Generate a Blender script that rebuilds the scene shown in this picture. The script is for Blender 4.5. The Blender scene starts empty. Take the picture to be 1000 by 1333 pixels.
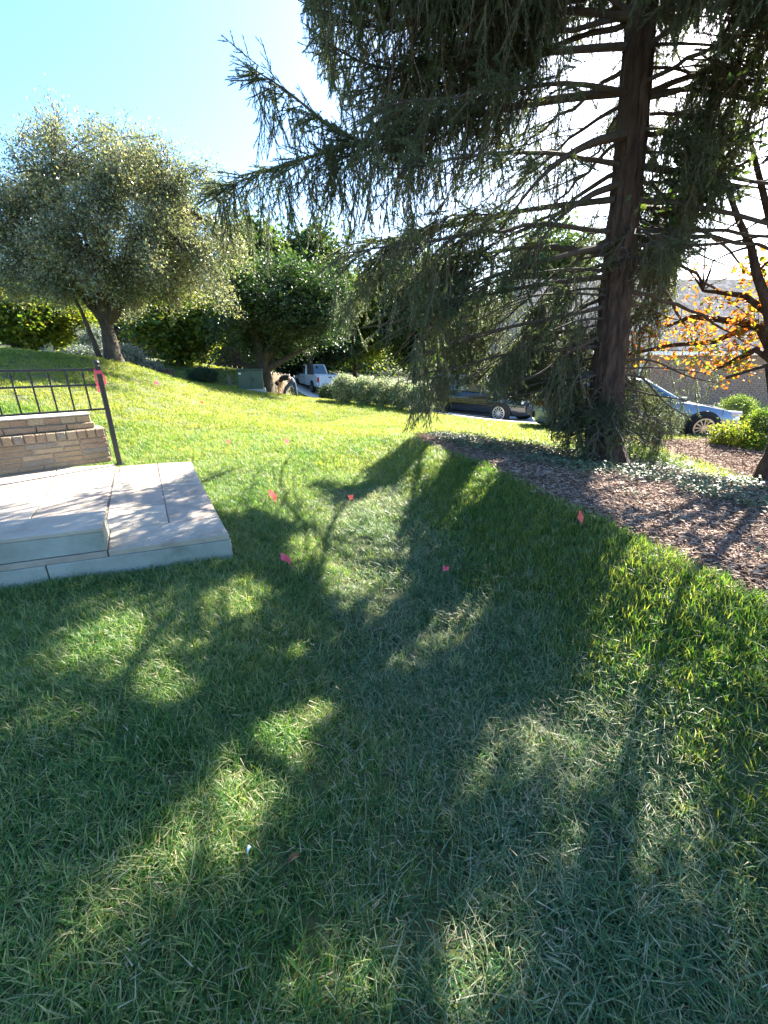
import bpy, math, random
import numpy as np
from mathutils import Vector, Matrix
R = math.radians
C = bpy.context.scene.collection
scene = bpy.context.scene
rng = np.random.default_rng(7)
random.seed(7)

# ------------------------------------------------------------------ camera, sky, sun, exposure
F, HY, CAMZ = 540.0, 465.0, 1.5          # focal length in photo pixels, horizon row, eye height
PITCH = math.atan((666.5 - HY) / F)
cam = bpy.data.cameras.new('camera')
cam_o = bpy.data.objects.new('camera', cam); C.objects.link(cam_o)
cam_o.location = (0, 0, CAMZ)
cam_o.rotation_euler = (R(90) - PITCH, 0, 0)
cam.sensor_fit = 'VERTICAL'; cam.sensor_height = 24.0
cam.lens = 24.0 * F / 1333.0
cam.clip_start = 0.02; cam.clip_end = 2000
scene.camera = cam_o

SUN_AZ, SUN_EL = R(38), R(36)
S = np.array([math.sin(SUN_AZ) * math.cos(SUN_EL), math.cos(SUN_AZ) * math.cos(SUN_EL), math.sin(SUN_EL)])
world = bpy.data.worlds.new('World'); scene.world = world; world.use_nodes = True
wn = world.node_tree.nodes; wn.clear()
sky = wn.new('ShaderNodeTexSky'); sky.sky_type = 'NISHITA'; sky.sun_disc = False
sky.sun_elevation = SUN_EL; sky.sun_rotation = SUN_AZ
sky.air_density = 1.0; sky.dust_density = 1.3; sky.ozone_density = 2.4; sky.altitude = 100
bg = wn.new('ShaderNodeBackground'); bg.inputs['Strength'].default_value = 0.072
wo = wn.new('ShaderNodeOutputWorld')
hs = wn.new('ShaderNodeHueSaturation'); hs.inputs['Saturation'].default_value = 1.24; hs.inputs['Value'].default_value = 1.0
world.node_tree.links.new(sky.outputs[0], hs.inputs['Color']); world.node_tree.links.new(hs.outputs[0], bg.inputs[0]); world.node_tree.links.new(bg.outputs[0], wo.inputs[0])
sun = bpy.data.lights.new('sun', 'SUN'); sun.energy = 5.0; sun.angle = R(0.5); sun.color = (1.0, 0.93, 0.80)
sun_o = bpy.data.objects.new('sun', sun); C.objects.link(sun_o)
sun_o.rotation_euler = Vector(S).to_track_quat('Z', 'Y').to_euler()
vs = scene.view_settings
vs.view_transform = 'Standard'; vs.look = 'None'; vs.gamma = 1.0; vs.use_curve_mapping = False
vs.exposure = 2.95
scene.cycles.max_bounces = 8; scene.cycles.transparent_max_bounces = 8
scene.cycles.use_denoising = True

# ------------------------------------------------------------------ photo geometry helpers
_c, _s = math.cos(PITCH), math.sin(PITCH)
def P(px, py, z=None, d=None):
    """world point seen at photo pixel (px, py), at height z or at ground distance d"""
    a, b = px - 500.0, -(py - 666.5)
    fw, up = F * _c + b * _s, b * _c - F * _s
    k = (z - CAMZ) / up if z is not None else d / fw
    return np.array([a * k, fw * k, CAMZ + up * k])
def project(p):
    p = np.asarray(p, float)
    dx, dy, dz = p[..., 0], p[..., 1], p[..., 2] - CAMZ
    f = dy * _c - dz * _s; u = dy * _s + dz * _c
    f = np.where(f < 0.05, 1e-3, f)
    return 500 + F * dx / f, 666.5 - F * u / f
def in_poly(x, y, poly):
    x = np.asarray(x); y = np.asarray(y); ins = np.zeros(x.shape, bool)
    n = len(poly); j = n - 1
    for i in range(n):
        xi, yi = poly[i]; xj, yj = poly[j]
        c = ((yi > y) != (yj > y)) & (x < (xj - xi) * (y - yi) / ((yj - yi) or 1e-9) + xi)
        ins ^= c; j = i
    return ins

# ------------------------------------------------------------------ terrain height
ctrl = [(0, 0, 0), (0, 2, 0), (-2, 1, 0), (-4, 3, .03), (-2.5, 5.5, .02), (-5.2, 6, .18), (-3.2, 9, .12),
        (0, -4, 0), (-6, -4, .1), (6, -4, .2), (-7, 0, .1), (6.5, 0, .2), (9, 4, .1), (9, 7, 0),
        (2.1, 1.7, .3), (1.68, 3.0, .3), (1.3, 4.6, .29), (.6, 7.0, .16), (2.6, 0, .3), (3.0, 2.2, .24), (5, 2, .2), (4.5, 4, .1),
        (20, 32, -1.0), (-26, 36, 2.2), (0, 48, -.9), (40, 45, -.9), (-42, 45, 2.8), (16, 12, -.5), (30, 10, -.5),
        (14, 18, -.7), (-25, 5, 2.0), (-20, -5, 1.2), (20, -5, .0)]
for px, py, d in [(785, 606, 6.25), (328, 514, 20.5), (200, 491, 15.5), (150, 471, 13.5), (100, 466, 13.8), (378, 519, 21.5),
                  (420, 518, 29.5), (490, 528, 17), (600, 541, 18), (893, 567, 10.4), (870, 590, 7.6), (965, 612, 6.9),
                  (620, 556, 11), (265, 497, 25.5), (250, 477, 30), (320, 486, 29), (50, 460, 19), (-60, 462, 19), (300, 505, 18.2), (400, 545, 13.2),
                  (300, 540, 11.5), (170, 520, 9.8), (440, 512, 35), (985, 600, 7.2)]:
    p = P(px, py, d=d); ctrl.append(tuple(p))
ctrl = np.array(ctrl)
def _U(r2): return 0.5 * r2 * np.log(r2 + 1e-9)
def _fit():
    n = len(ctrl); A = np.zeros((n + 3, n + 3))
    d2 = ((ctrl[:, None, :2] - ctrl[None, :, :2]) ** 2).sum(-1)
    A[:n, :n] = _U(d2) + np.eye(n) * 0.02
    A[:n, n] = 1; A[:n, n + 1:] = ctrl[:, :2]; A[n, :n] = 1; A[n + 1:, :n] = ctrl[:, :2].T
    return np.linalg.solve(A, np.r_[ctrl[:, 2], 0, 0, 0])
_w = _fit()
def sstep(t): t = np.clip(t, 0, 1); return t * t * (3 - 2 * t)
def xs_line(y): return np.interp(y, [-2, 0, 1.4, 4.1, 6, 9], [.9, .75, .42, -.3, -.35, -.2])
def crest_x(y): return np.interp(y, [-3, 0, 1.7, 3.0, 4.6, 7.0, 10], [3.6, 2.62, 2.08, 1.66, 1.3, .58, -.3])
ROAD = np.array([(-13, 45), (-4.9, 31.5), (3.0, 21), (5.0, 16), (8.0, 12.4), (12.5, 11.3), (20, 11), (40, 11)], float)
def road_dist(x, y):
    best = np.full(np.shape(x), 1e9)
    for a, b in zip(ROAD[:-1], ROAD[1:]):
        v = b - a; t = np.clip(((x - a[0]) * v[0] + (y - a[1]) * v[1]) / (v @ v), 0, 1)
        best = np.minimum(best, np.hypot(x - a[0] - t * v[0], y - a[1] - t * v[1]))
    return best
ROAD_HW = 2.25
def hbase(x, y):
    x = np.asarray(x, float); y = np.asarray(y, float)
    xc = np.clip(x, -42, 40); yc = np.clip(y, -5, 48)
    z = np.full(np.broadcast(x, y).shape, _w[-3]) + _w[-2] * xc + _w[-1] * yc
    for i in range(len(ctrl)):
        z = z + _w[i] * _U((xc - ctrl[i, 0]) ** 2 + (yc - ctrl[i, 1]) ** 2)
    s = x - xs_line(y); wd = np.maximum(crest_x(y) - xs_line(y), .5)
    t = np.where(s > 0, sstep((s - .22 * wd) / (.78 * wd)), sstep(-s / 1.5))
    fade = 1 - sstep((y - 5.0) / 4.5)
    return z - (1 - t) * .35 * fade
def pt(px, py, z): q = P(px, py, z=z); return (q[0], q[1])
BED = [(3.6, -3), (2.62, 0), (2.08, 1.7), (1.66, 3.0), (1.3, 4.6), (.95, 5.8), (.58, 7.0), pt(540, 566, .1), pt(560, 562, .08), pt(640, 572, .05),
       pt(730, 580, .03), pt(850, 590, 0), pt(970, 618, 0), (8, 5.6), (12, 4), (12, -3)]
BED2 = [pt(800, 572, -.15), pt(900, 571, -.2), pt(1010, 560, -.25), (12, 9.2), (11, 6.9), pt(985, 607, -.05), pt(930, 594, -.1), pt(860, 580, -.1)]
def hfun(x, y):
    z = hbase(x, y)
    x = np.asarray(x, float); y = np.asarray(y, float)
    z = z - .07 * sstep((ROAD_HW + .1 - road_dist(x, y)) / .3)
    z = z - np.where(in_poly(x, y, BED), .03, 0.0) - np.where(in_poly(x, y, BED2), .03, 0.0)
    n = .012 * np.sin(x * 5.1 + 1.3 * np.sin(y * 3.7)) * np.sin(y * 4.3 + x * 1.7) + .02 * np.sin(x * 1.3 + 2) * np.sin(y * 1.7)
    return z + n * np.where(road_dist(x, y) < ROAD_HW + .5, 0, 1)
def gz(x, y): return float(hfun(np.array([x]), np.array([y]))[0])
def on_ground(px, py, d0=10):
    """walk the pixel ray until it meets the terrain"""
    last = 0.6
    for d in np.arange(0.6, 60, .05):
        q = P(px, py, d=d)
        if q[2] < gz(q[0], q[1]): return q
    return P(px, py, d=d0)

# sunlit places in the photograph: foliage that would shade them is cut out of the crowns
LIT_ELL = [(110, 862, 26, 14, -.4), (190, 897, 60, 12, -.75), (383, 915, 24, 42, .3), (335, 995, 42, 34, -.3), (240, 1140, 38, 48, .3),
           (35, 1295, 60, 40, -.4), (405, 1312, 52, 28, 0), (612, 1290, 30, 40, .2), (520, 837, 34, 32, 0), (478, 725, 40, 26, .2), (490, 678, 26, 22, -.5),
           (850, 1010, 140, 52, .35), (880, 860, 105, 100, .3), (820, 780, 60, 45, .5), (992, 1120, 14, 66, 0), (300, 781, 24, 12, -.4), (428, 692, 34, 20, 0), (385, 660, 36, 14, .1),
           (338, 624, 60, 11, .1), (606, 800, 26, 26, 0), (455, 750, 30, 26, .4), (410, 715, 30, 12, 0), (150, 828, 22, 10, -.4), (545, 625, 9, 44, .6), (612, 650, 8, 50, .6), (505, 800, 20, 14, 0), (640, 1000, 14, 20, 0), (760, 985, 60, 24, .3), (930, 1040, 40, 24, .2), 
           (60, 640, 50, 4, -.15), (205, 622, 20, 2, -.1), (262, 668, 8, 2, -.3),
           (900, 740, 110, 46, .5), (960, 690, 60, 40, 0), (840, 650, 70, 26, .2), (920, 640, 80, 14, .1)]
LIT_POLY = [[(140, 480), (150, 585), (250, 594), (330, 600), (398, 616), (436, 640), (470, 640), (472, 612), (520, 583), (548, 556), (560, 515), (300, 500)],
            [(560, 545), (680, 556), (680, 572), (560, 562)]]
def sunlit(p):
    p = np.asarray(p, float); q = p.copy()
    g = np.zeros(len(p))
    for _ in range(3):
        t = (p[:, 2] - g) / S[2]; q = p - t[:, None] * S
        g = hbase(q[:, 0], q[:, 1])
        on = (q[:, 0] < -1.2) & (q[:, 1] < 5.5) & (q[:, 1] > 2.2); g = np.where(on, .2, g)
    x, y = project(np.c_[q[:, :2], g])
    lit = np.zeros(len(p), bool)
    for cx, cy, rx, ry, a in LIT_ELL:
        mg = .09 * F / max(.8, P(cx, cy, z=-.05)[1] * _c + 1.55 * _s)       # leave room for the width of a spray
        rx, ry = rx + mg, ry + mg
        dx, dy = x - cx, y - cy; ca, sa = math.cos(a), math.sin(a)
        lit |= ((dx * ca + dy * sa) / rx) ** 2 + ((-dx * sa + dy * ca) / ry) ** 2 < 1.0
    for po in LIT_POLY: lit |= in_poly(x, y, po)
    return lit & (q[:, 1] > .2)

# ------------------------------------------------------------------ materials
def mat(name, cols, scale=8, rough=.8, bump=0, bscale=None, spec=.4, metal=0, transl=0, tcol=None, island=0, detail=6, coat=0, stretch=None, musgrave=None, sheen=0):
    """principled material; base colour runs through `cols` by world-space noise (and per mesh island)"""
    m = bpy.data.materials.new(name); m.use_nodes = True
    nt = m.node_tree; n = nt.nodes; L = nt.links
    b = n['Principled BSDF']; out = n['Material Output']
    b.inputs['Roughness'].default_value = rough; b.inputs['Metallic'].default_value = metal
    b.inputs['Specular IOR Level'].default_value = spec
    b.inputs['Coat Weight'].default_value = coat
    col = None
    if len(cols) == 1:
        b.inputs['Base Color'].default_value = (*cols[0], 1)
    else:
        geo = n.new('ShaderNodeNewGeometry'); src = geo.outputs['Position']
        if stretch:
            mp = n.new('ShaderNodeMapping'); mp.inputs['Scale'].default_value = stretch; L.new(src, mp.inputs[0]); src = mp.outputs[0]
        nz = n.new('ShaderNodeTexNoise'); nz.inputs['Scale'].default_value = scale; nz.inputs['Detail'].default_value = detail; nz.inputs['Roughness'].default_value = .65
        L.new(src, nz.inputs['Vector']); f = nz.outputs['Fac']
        if island:
            ma = n.new('ShaderNodeMath'); ma.operation = 'MULTIPLY_ADD'; ma.inputs[1].default_value = island; L.new(geo.outputs['Random Per Island'], ma.inputs[0])
            mb = n.new('ShaderNodeMath'); mb.operation = 'SUBTRACT'; mb.inputs[1].default_value = island / 2; L.new(f, mb.inputs[0]); L.new(mb.outputs[0], ma.inputs[2]); f = ma.outputs[0]
        cr = n.new('ShaderNodeValToRGB'); el = cr.color_ramp.elements
        while len(el) < len(cols): el.new(.5)
        for i, c in enumerate(cols):
            el[i].position = .28 + .44 * i / (len(cols) - 1); el[i].color = (*c, 1)
        L.new(f, cr.inputs[0]); col = cr.outputs[0]; L.new(col, b.inputs['Base Color'])
    if bump:
        geo2 = n.new('ShaderNodeNewGeometry'); src = geo2.outputs['Position']
        if stretch:
            mp = n.new('ShaderNodeMapping'); mp.inputs['Scale'].default_value = stretch; L.new(src, mp.inputs[0]); src = mp.outputs[0]
        nb = n.new('ShaderNodeTexNoise'); nb.inputs['Scale'].default_value = bscale or scale * 4; nb.inputs['Detail'].default_value = 8
        L.new(src, nb.inputs['Vector'])
        bp = n.new('ShaderNodeBump'); bp.inputs['Strength'].default_value = bump; bp.inputs['Distance'].default_value = .02
        L.new(nb.outputs['Fac'], bp.inputs['Height']); L.new(bp.outputs[0], b.inputs['Normal'])
    if transl:
        t = n.new('ShaderNodeBsdfTranslucent'); mx = n.new('ShaderNodeMixShader'); mx.inputs[0].default_value = transl
        if col is not None:
            g = n.new('ShaderNodeMix'); g.data_type = 'RGBA'; g.blend_type = 'MULTIPLY'; g.inputs['Factor'].default_value = 1
            L.new(col, g.inputs['A']); g.inputs['B'].default_value = (*(tcol or (1, 1, 1)), 1); L.new(g.outputs['Result'], t.inputs['Color'])
        else:
            c = cols[0]; k = tcol or (1, 1, 1); t.inputs['Color'].default_value = (c[0] * k[0], c[1] * k[1], c[2] * k[2], 1)
        L.new(b.outputs[0], mx.inputs[1]); L.new(t.outputs[0], mx.inputs[2]); L.new(mx.outputs[0], out.inputs['Surface'])
    return m
M = {}
M['soil'] = mat('lawn_soil', [(.035, .045, .016), (.07, .085, .03), (.13, .12, .06)], 1.2, .95, .5, 60)
M['grass'] = mat('grass_blades', [(.046, .12, .03), (.085, .195, .046), (.14, .25, .065), (.30, .31, .15)], 1.1, .42, island=.75, transl=.42, tcol=(1.75, 1.85, .6), spec=.45, detail=3)
M['grass_matted'] = mat('grass_matted_blades', [(.05, .13, .05), (.095, .19, .08), (.17, .24, .12), (.32, .33, .2)], 1.4, .42, island=.8, transl=.38, tcol=(1.7, 1.6, .75), spec=.5, detail=3)
M['grass_lush'] = mat('grass_lush_blades', [(.03, .095, .016), (.05, .135, .022), (.095, .185, .03), (.18, .21, .06)], 1.3, .36, island=.75, transl=.45, tcol=(1.8, 1.75, .6), spec=.55, detail=3)
M['grass_far'] = mat('grass_far_blades', [(.075, .15, .02), (.13, .215, .026), (.19, .26, .04), (.29, .30, .10)], .55, .5, island=.6, transl=.42, tcol=(1.8, 1.6, .6), spec=.4, detail=5)
M['mulch'] = mat('mulch_ground', [(.085, .048, .03), (.15, .09, .06), (.23, .15, .11)], 3.5, .95, .9, 50)
M['chips'] = mat('mulch_chips', [(.11, .062, .04), (.18, .108, .075), (.26, .165, .12), (.36, .26, .2)], 2.5, .9, island=.9)
M['leaf_litter'] = mat('leaf_litter', [(.16, .08, .03), (.3, .17, .07), (.4, .29, .15)], 2.5, .7, island=.9, transl=.2)
M['ivy'] = mat('ground_cover_leaves', [(.03, .06, .026), (.06, .10, .045), (.13, .17, .10)], 2, .5, island=.9, transl=.2, spec=.35)
M['bark'] = mat('spruce_bark', [(.022, .013, .009), (.062, .036, .025), (.12, .075, .055)], 14, .95, 1.0, 26, stretch=(1, 1, .28))
M['bark_grey'] = mat('grey_bark', [(.026, .02, .015), (.055, .043, .033), (.10, .082, .065)], 10, .95, .8, 30, stretch=(1, 1, .35))
M['branch'] = mat('branch_bark', [(.045, .033, .026), (.10, .078, .06)], 12, .9)
M['needle'] = mat('spruce_needles', [(.042, .068, .036), (.085, .118, .066), (.16, .185, .115)], 1.1, .5, island=.5, transl=.36, tcol=(1.7, 1.7, .8), spec=.4)
M['twigwood'] = mat('twig_wood', [(.10, .065, .04), (.17, .12, .08)], 9, .9)
M['crab'] = mat('crabapple_leaves', [(.09, .125, .075), (.145, .185, .11), (.21, .24, .16), (.30, .29, .18)], .9, .3, island=.8, transl=.32, tcol=(1.5, 1.5, .75), spec=.8)
M['holly'] = mat('dark_leaves', [(.014, .036, .014), (.025, .058, .022), (.045, .085, .03)], .8, .42, island=.7, transl=.3, tcol=(1.8, 1.8, .7), spec=.45)
M['bright'] = mat('maple_leaves', [(.05, .10, .018), (.10, .17, .025), (.2, .22, .035)], .8, .5, island=.8, transl=.5, tcol=(1.6, 1.5, .6))
M['wood'] = mat('wood_leaves', [(.025, .05, .018), (.045, .085, .028), (.085, .125, .04)], .35, .5, island=.7, transl=.35, tcol=(1.7, 1.7, .7))
M['autumn'] = mat('autumn_leaves', [(.06, .10, .02), (.10, .15, .02), (.17, .21, .03), (.28, .25, .03), (.36, .13, .03)], 2.2, .5, island=1.0, transl=.5, tcol=(1.5, 1.3, .8))
M['box'] = mat('boxwood_leaves', [(.04, .085, .02), (.085, .15, .03), (.16, .21, .05)], 3, .45, island=.8, transl=.35, tcol=(1.7, 1.7, .6))
M['varieg'] = mat('variegated_leaves', [(.055, .12, .03), (.12, .2, .05), (.26, .32, .12), (.45, .45, .28)], 5, .5, island=1.0, transl=.4)
M['silver'] = mat('silver_leaves', [(.08, .11, .08), (.15, .19, .14), (.26, .3, .24)], 3, .5, island=.8, transl=.25)
M['plume'] = mat('grass_plumes', [(.45, .36, .25), (.65, .55, .42)], 4, .8, island=.6, transl=.4)
M['slab'] = mat('pale_paving_stone', [(.22, .18, .13), (.335, .28, .215), (.38, .325, .255), (.43, .375, .305)], 2.6, .7, .18, 90, island=0, spec=.35)
M['slab2'] = mat('warm_paving_stone', [(.245, .195, .15), (.315, .26, .205), (.375, .32, .265)], 6, .7, .18, 90, spec=.35)
M['riser'] = mat('grey_green_stone', [(.13, .14, .11), (.24, .25, .21), (.29, .30, .26), (.34, .35, .31)], 2.6, .85, .35, 70)
M['joint'] = mat('stone_joint', [(.12, .09, .07), (.2, .15, .11)], 20, .95)
M['mortar'] = mat('brick_mortar', [(.2, .16, .12), (.3, .25, .2)], 14, .95, .5, 60)
BR = [mat('brick_' + n_, c, 9, .9, .7, 55) for n_, c in [('tan', [(.25, .18, .11), (.34, .25, .16)]), ('rose', [(.25, .17, .115), (.33, .235, .16)]),
      ('brown', [(.19, .14, .09), (.27, .20, .135)]), ('grey', [(.18, .155, .12), (.27, .23, .18)]), ('buff', [(.29, .22, .14), (.38, .30, .2)])]]
M['iron'] = mat('black_iron', [(.012, .012, .012), (.02, .02, .02)], 30, .42, .1, 120, spec=.5)
M['pink'] = mat('pink_plastic', [(.82, .10, .17), (.86, .14, .22)], 5, .45, transl=.35)
M['coral'] = mat('coral_plastic', [(.9, .13, .11), (.9, .18, .15)], 5, .45, transl=.35)
M['wire'] = mat('wire_stake', [(.25, .25, .25)], rough=.4, metal=1)
M['concrete'] = mat('pale_concrete', [(.4, .38, .35), (.5, .48, .45)], 1.5, .9, .2, 30)
M['kerb'] = mat('kerb_concrete', [(.42, .41, .38), (.55, .53, .5)], 4, .9, .2, 30)
M['white_paint'] = mat('white_car_paint', [(.72, .73, .75)], rough=.3, coat=.6)
M['black_paint'] = mat('black_car_paint', [(.012, .013, .016)], rough=.22, coat=1)
M['silver_paint'] = mat('blue_grey_car_paint', [(.2, .24, .3)], rough=.28, metal=.55, coat=1)
M['glass'] = mat('car_glass', [(.02, .03, .035)], rough=.05, spec=1.0, coat=1)
M['tyre'] = mat('tyre_rubber', [(.015, .015, .015), (.025, .025, .025)], 20, .85)
M['alloy'] = mat('alloy_metal', [(.6, .6, .6)], rough=.3, metal=.9)
M['red_lens'] = mat('red_lens', [(.45, .02, .02)], rough=.2, coat=1)
M['clear_lens'] = mat('clear_lens', [(.55, .58, .6)], rough=.1, coat=1)
M['trim'] = mat('black_trim', [(.02, .02, .022)], rough=.6)
M['chrome'] = mat('bumper_metal', [(.55, .55, .56)], rough=.3, metal=.9)
M['xform'] = mat('green_enamel', [(.05, .085, .06), (.07, .11, .08)], 2, .45, .05, 20)
M['label_white'] = mat('white_sticker', [(.8, .8, .78)], rough=.5)
M['house_brick'] = mat('house_brick', [(.24, .16, .12), (.34, .25, .2)], 6, .9)
M['house_mortar'] = mat('house_mortar', [(.34, .3, .26), (.42, .38, .33)], 6, .9)
M['shingle'] = mat('grey_shingles', [(.07, .07, .075), (.11, .11, .118), (.16, .16, .17)], 3, .95, .3, 40, island=.7, spec=.1)
M['white_trim'] = mat('white_trim', [(.75, .75, .73), (.82, .82, .8)], 3, .5)
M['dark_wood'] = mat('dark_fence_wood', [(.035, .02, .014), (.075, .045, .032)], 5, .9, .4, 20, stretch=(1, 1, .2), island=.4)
M['grey_wood'] = mat('weathered_wood', [(.16, .14, .11), (.28, .25, .2)], 8, .9, .4, 20, stretch=(1, 1, .2))
M['rock'] = mat('grey_rock', [(.12, .11, .09), (.22, .2, .17), (.32, .3, .26)], 6, .95, .8, 20)
M['skin'] = mat('skin', [(.5, .28, .2)], rough=.5)
M['jeans'] = mat('blue_denim', [(.045, .06, .11), (.07, .09, .15)], 12, .9)
M['shirt'] = mat('black_cotton', [(.012, .013, .014), (.02, .02, .022)], 12, .9)
M['hair'] = mat('dark_hair', [(.02, .014, .01)], rough=.6)
M['shoe'] = mat('brown_leather', [(.06, .04, .025)], rough=.6)

# ------------------------------------------------------------------ mesh helpers
class MB:
    def __init__(s): s.v = []; s.f = []; s.m = []; s.n = 0
    def add(s, v, f, m=0):
        s.v.extend([tuple(map(float, q)) for q in v]); s.f.extend([tuple(i + s.n for i in q) for q in f]); s.m.extend([m] * len(f)); s.n += len(v)
    def box(s, c, d, rz=0, m=0, rot=None):
        h = np.array(d) / 2.0
        v = np.array([(x, y, z) for x in (-1, 1) for y in (-1, 1) for z in (-1, 1)]) * h
        if rot is not None: v = v @ np.array(rot).T
        elif rz:
            ca, sa = math.cos(rz), math.sin(rz); v = np.c_[v[:, 0] * ca - v[:, 1] * sa, v[:, 0] * sa + v[:, 1] * ca, v[:, 2]]
        s.add(v + np.array(c), [(0, 1, 3, 2), (4, 6, 7, 5), (0, 4, 5, 1), (2, 3, 7, 6), (0, 2, 6, 4), (1, 5, 7, 3)], m)
    def prism(s, poly, z0, z1, m=0):
        n = len(poly); a = sum(poly[i][0] * poly[(i + 1) % n][1] - poly[(i + 1) % n][0] * poly[i][1] for i in range(n))
        if a < 0: poly = poly[::-1]
        s.add([(x, y, z0) for x, y in poly] + [(x, y, z1) for x, y in poly],
              [tuple(range(n))[::-1], tuple(range(n, 2 * n))] + [(i, (i + 1) % n, n + (i + 1) % n, n + i) for i in range(n)], m)
    def tube(s, pts, rad, k=6, m=0, cap=True, wob=0):
        pts = np.asarray(pts, float); n = len(pts)
        rad = np.full(n, rad) if np.isscalar(rad) else np.asarray(rad, float)
        t = np.gradient(pts, axis=0); t /= np.linalg.norm(t, axis=1)[:, None] + 1e-9
        ref = np.array([0, 0, 1.0]) if abs(t[0][2]) < .9 else np.array([1.0, 0, 0])
        u = np.cross(t, ref); u /= np.linalg.norm(u, axis=1)[:, None] + 1e-9; w = np.cross(t, u)
        a = np.arange(k) * 2 * math.pi / k
        rr = rad[:, None] * (1 + wob * (rng.random((n, k)) - .5)) if wob else rad[:, None] * np.ones((n, k))
        v = pts[:, None] + rr[..., None] * (u[:, None] * np.cos(a)[None, :, None] + w[:, None] * np.sin(a)[None, :, None])
        f = [(i * k + j, i * k + (j + 1) % k, (i + 1) * k + (j + 1) % k, (i + 1) * k + j) for i in range(n - 1) for j in range(k)]
        if cap: f += [tuple(range(k))[::-1], tuple(range((n - 1) * k, n * k))]
        s.add(v.reshape(-1, 3), f, m)
    def lathe(s, prof, k=16, c=(0, 0, 0), axis='z', m=0, cap=True):
        v = []
        for r, h in prof:
            for j in range(k):
                a = 2 * math.pi * j / k; q = (r * math.cos(a), r * math.sin(a), h)
                if axis == 'y': q = (q[0], q[2], q[1])
                v.append((q[0] + c[0], q[1] + c[1], q[2] + c[2]))
        n = len(prof)
        f = [(i * k + j, i * k + (j + 1) % k, (i + 1) * k + (j + 1) % k, (i + 1) * k + j) for i in range(n - 1) for j in range(k)]
        if cap: f += [tuple(range(k))[::-1], tuple(range((n - 1) * k, n * k))]
        if axis == 'y': f = [q[::-1] for q in f]
        s.add(v, f, m)
    def mesh(s, name, mats, smooth=False):
        me = bpy.data.meshes.new(name); me.from_pydata(s.v, [], s.f)
        for q in (mats if isinstance(mats, (list, tuple)) else [mats]): me.materials.append(q)
        me.polygons.foreach_set('material_index', s.m)
        if smooth: me.polygons.foreach_set('use_smooth', [True] * len(s.f))
        me.update(); 
        if smooth: me.set_sharp_from_angle(angle=R(40))
        return me
    def build(s, name, mats, parent=None, smooth=False, bevel=0):
        o = bpy.data.objects.new(name, s.mesh(name, mats, smooth)); C.objects.link(o)
        if parent: o.parent = parent
        if bevel:
            b = o.modifiers.new('bevel', 'BEVEL'); b.width = bevel; b.segments = 2; b.limit_method = 'ANGLE'; b.angle_limit = R(35)
        return o
def tag(o, label=None, cat=None, group=None, kind=None):
    if label: o['label'] = label
    if cat: o['category'] = cat
    if group: o['group'] = group
    if kind: o['kind'] = kind
    return o
def thing(name, label, cat, loc=(0, 0, 0), rz=0, group=None):
    o = bpy.data.objects.new(name, None); C.objects.link(o); o.location = loc; o.rotation_euler = (0, 0, rz); o.empty_display_size = .2
    return tag(o, label, cat, group)
def clone(o, parent=None):
    c = o.copy(); C.objects.link(c)
    if parent: c.parent = parent
    for ch in list(o.children): clone(ch, c)
    return c

_groups = {}
def scatter_group(key, variants):
    if key in _groups: return _groups[key]
    ng = bpy.data.node_groups.new(key, 'GeometryNodeTree')
    ng.interface.new_socket('Geometry', in_out='INPUT', socket_type='NodeSocketGeometry')
    ng.interface.new_socket('Geometry', in_out='OUTPUT', socket_type='NodeSocketGeometry')
    n = ng.nodes; L = ng.links
    gi = n.new('NodeGroupInput'); go = n.new('NodeGroupOutput')
    g2i = n.new('GeometryNodeGeometryToInstance')
    for o in reversed(variants):
        oi = n.new('GeometryNodeObjectInfo'); oi.inputs['Object'].default_value = o; oi.inputs['As Instance'].default_value = False
        L.new(oi.outputs['Geometry'], g2i.inputs[0])
    def att(nm, ty):
        a = n.new('GeometryNodeInputNamedAttribute'); a.data_type = ty; a.inputs['Name'].default_value = nm; return a.outputs['Attribute']
    ip = n.new('GeometryNodeInstanceOnPoints'); L.new(gi.outputs[0], ip.inputs['Points']); L.new(g2i.outputs[0], ip.inputs['Instance'])
    ip.inputs['Pick Instance'].default_value = True; L.new(att('idx', 'INT'), ip.inputs['Instance Index'])
    e = n.new('FunctionNodeEulerToRotation'); L.new(att('rot', 'FLOAT_VECTOR'), e.inputs[0]); L.new(e.outputs[0], ip.inputs['Rotation'])
    L.new(att('scl', 'FLOAT_VECTOR'), ip.inputs['Scale']); L.new(ip.outputs[0], go.inputs[0])
    _groups[key] = ng; return ng
def scatter(name, key, variants, pts, rot, scl, parent=None, idx=None, origin=None):
    pts = np.asarray(pts, float); n = len(pts)
    me = bpy.data.meshes.new(name); me.vertices.add(n); me.vertices.foreach_set('co', pts.astype(np.float32).ravel())
    scl = np.asarray(scl, float)
    if scl.ndim == 1: scl = np.repeat(scl[:, None], 3, 1)
    if idx is None: idx = rng.integers(0, len(variants), n)
    a = me.attributes.new('rot', 'FLOAT_VECTOR', 'POINT'); a.data.foreach_set('vector', np.asarray(rot, np.float32).ravel())
    a = me.attributes.new('scl', 'FLOAT_VECTOR', 'POINT'); a.data.foreach_set('vector', scl.astype(np.float32).ravel())
    a = me.attributes.new('idx', 'INT', 'POINT'); a.data.foreach_set('value', np.asarray(idx, np.int32))
    for q in variants[0].data.materials: me.materials.append(q)
    o = bpy.data.objects.new(name, me); C.objects.link(o)
    if parent: o.parent = parent
    md = o.modifiers.new('scatter', 'NODES'); md.node_group = scatter_group(key, variants)
    o['kind'] = 'stuff'
    return o
def proto(name, mb, mats):
    return bpy.data.objects.new(name, mb.mesh(name, mats))      # not linked to the scene: only a shape to repeat

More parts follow.
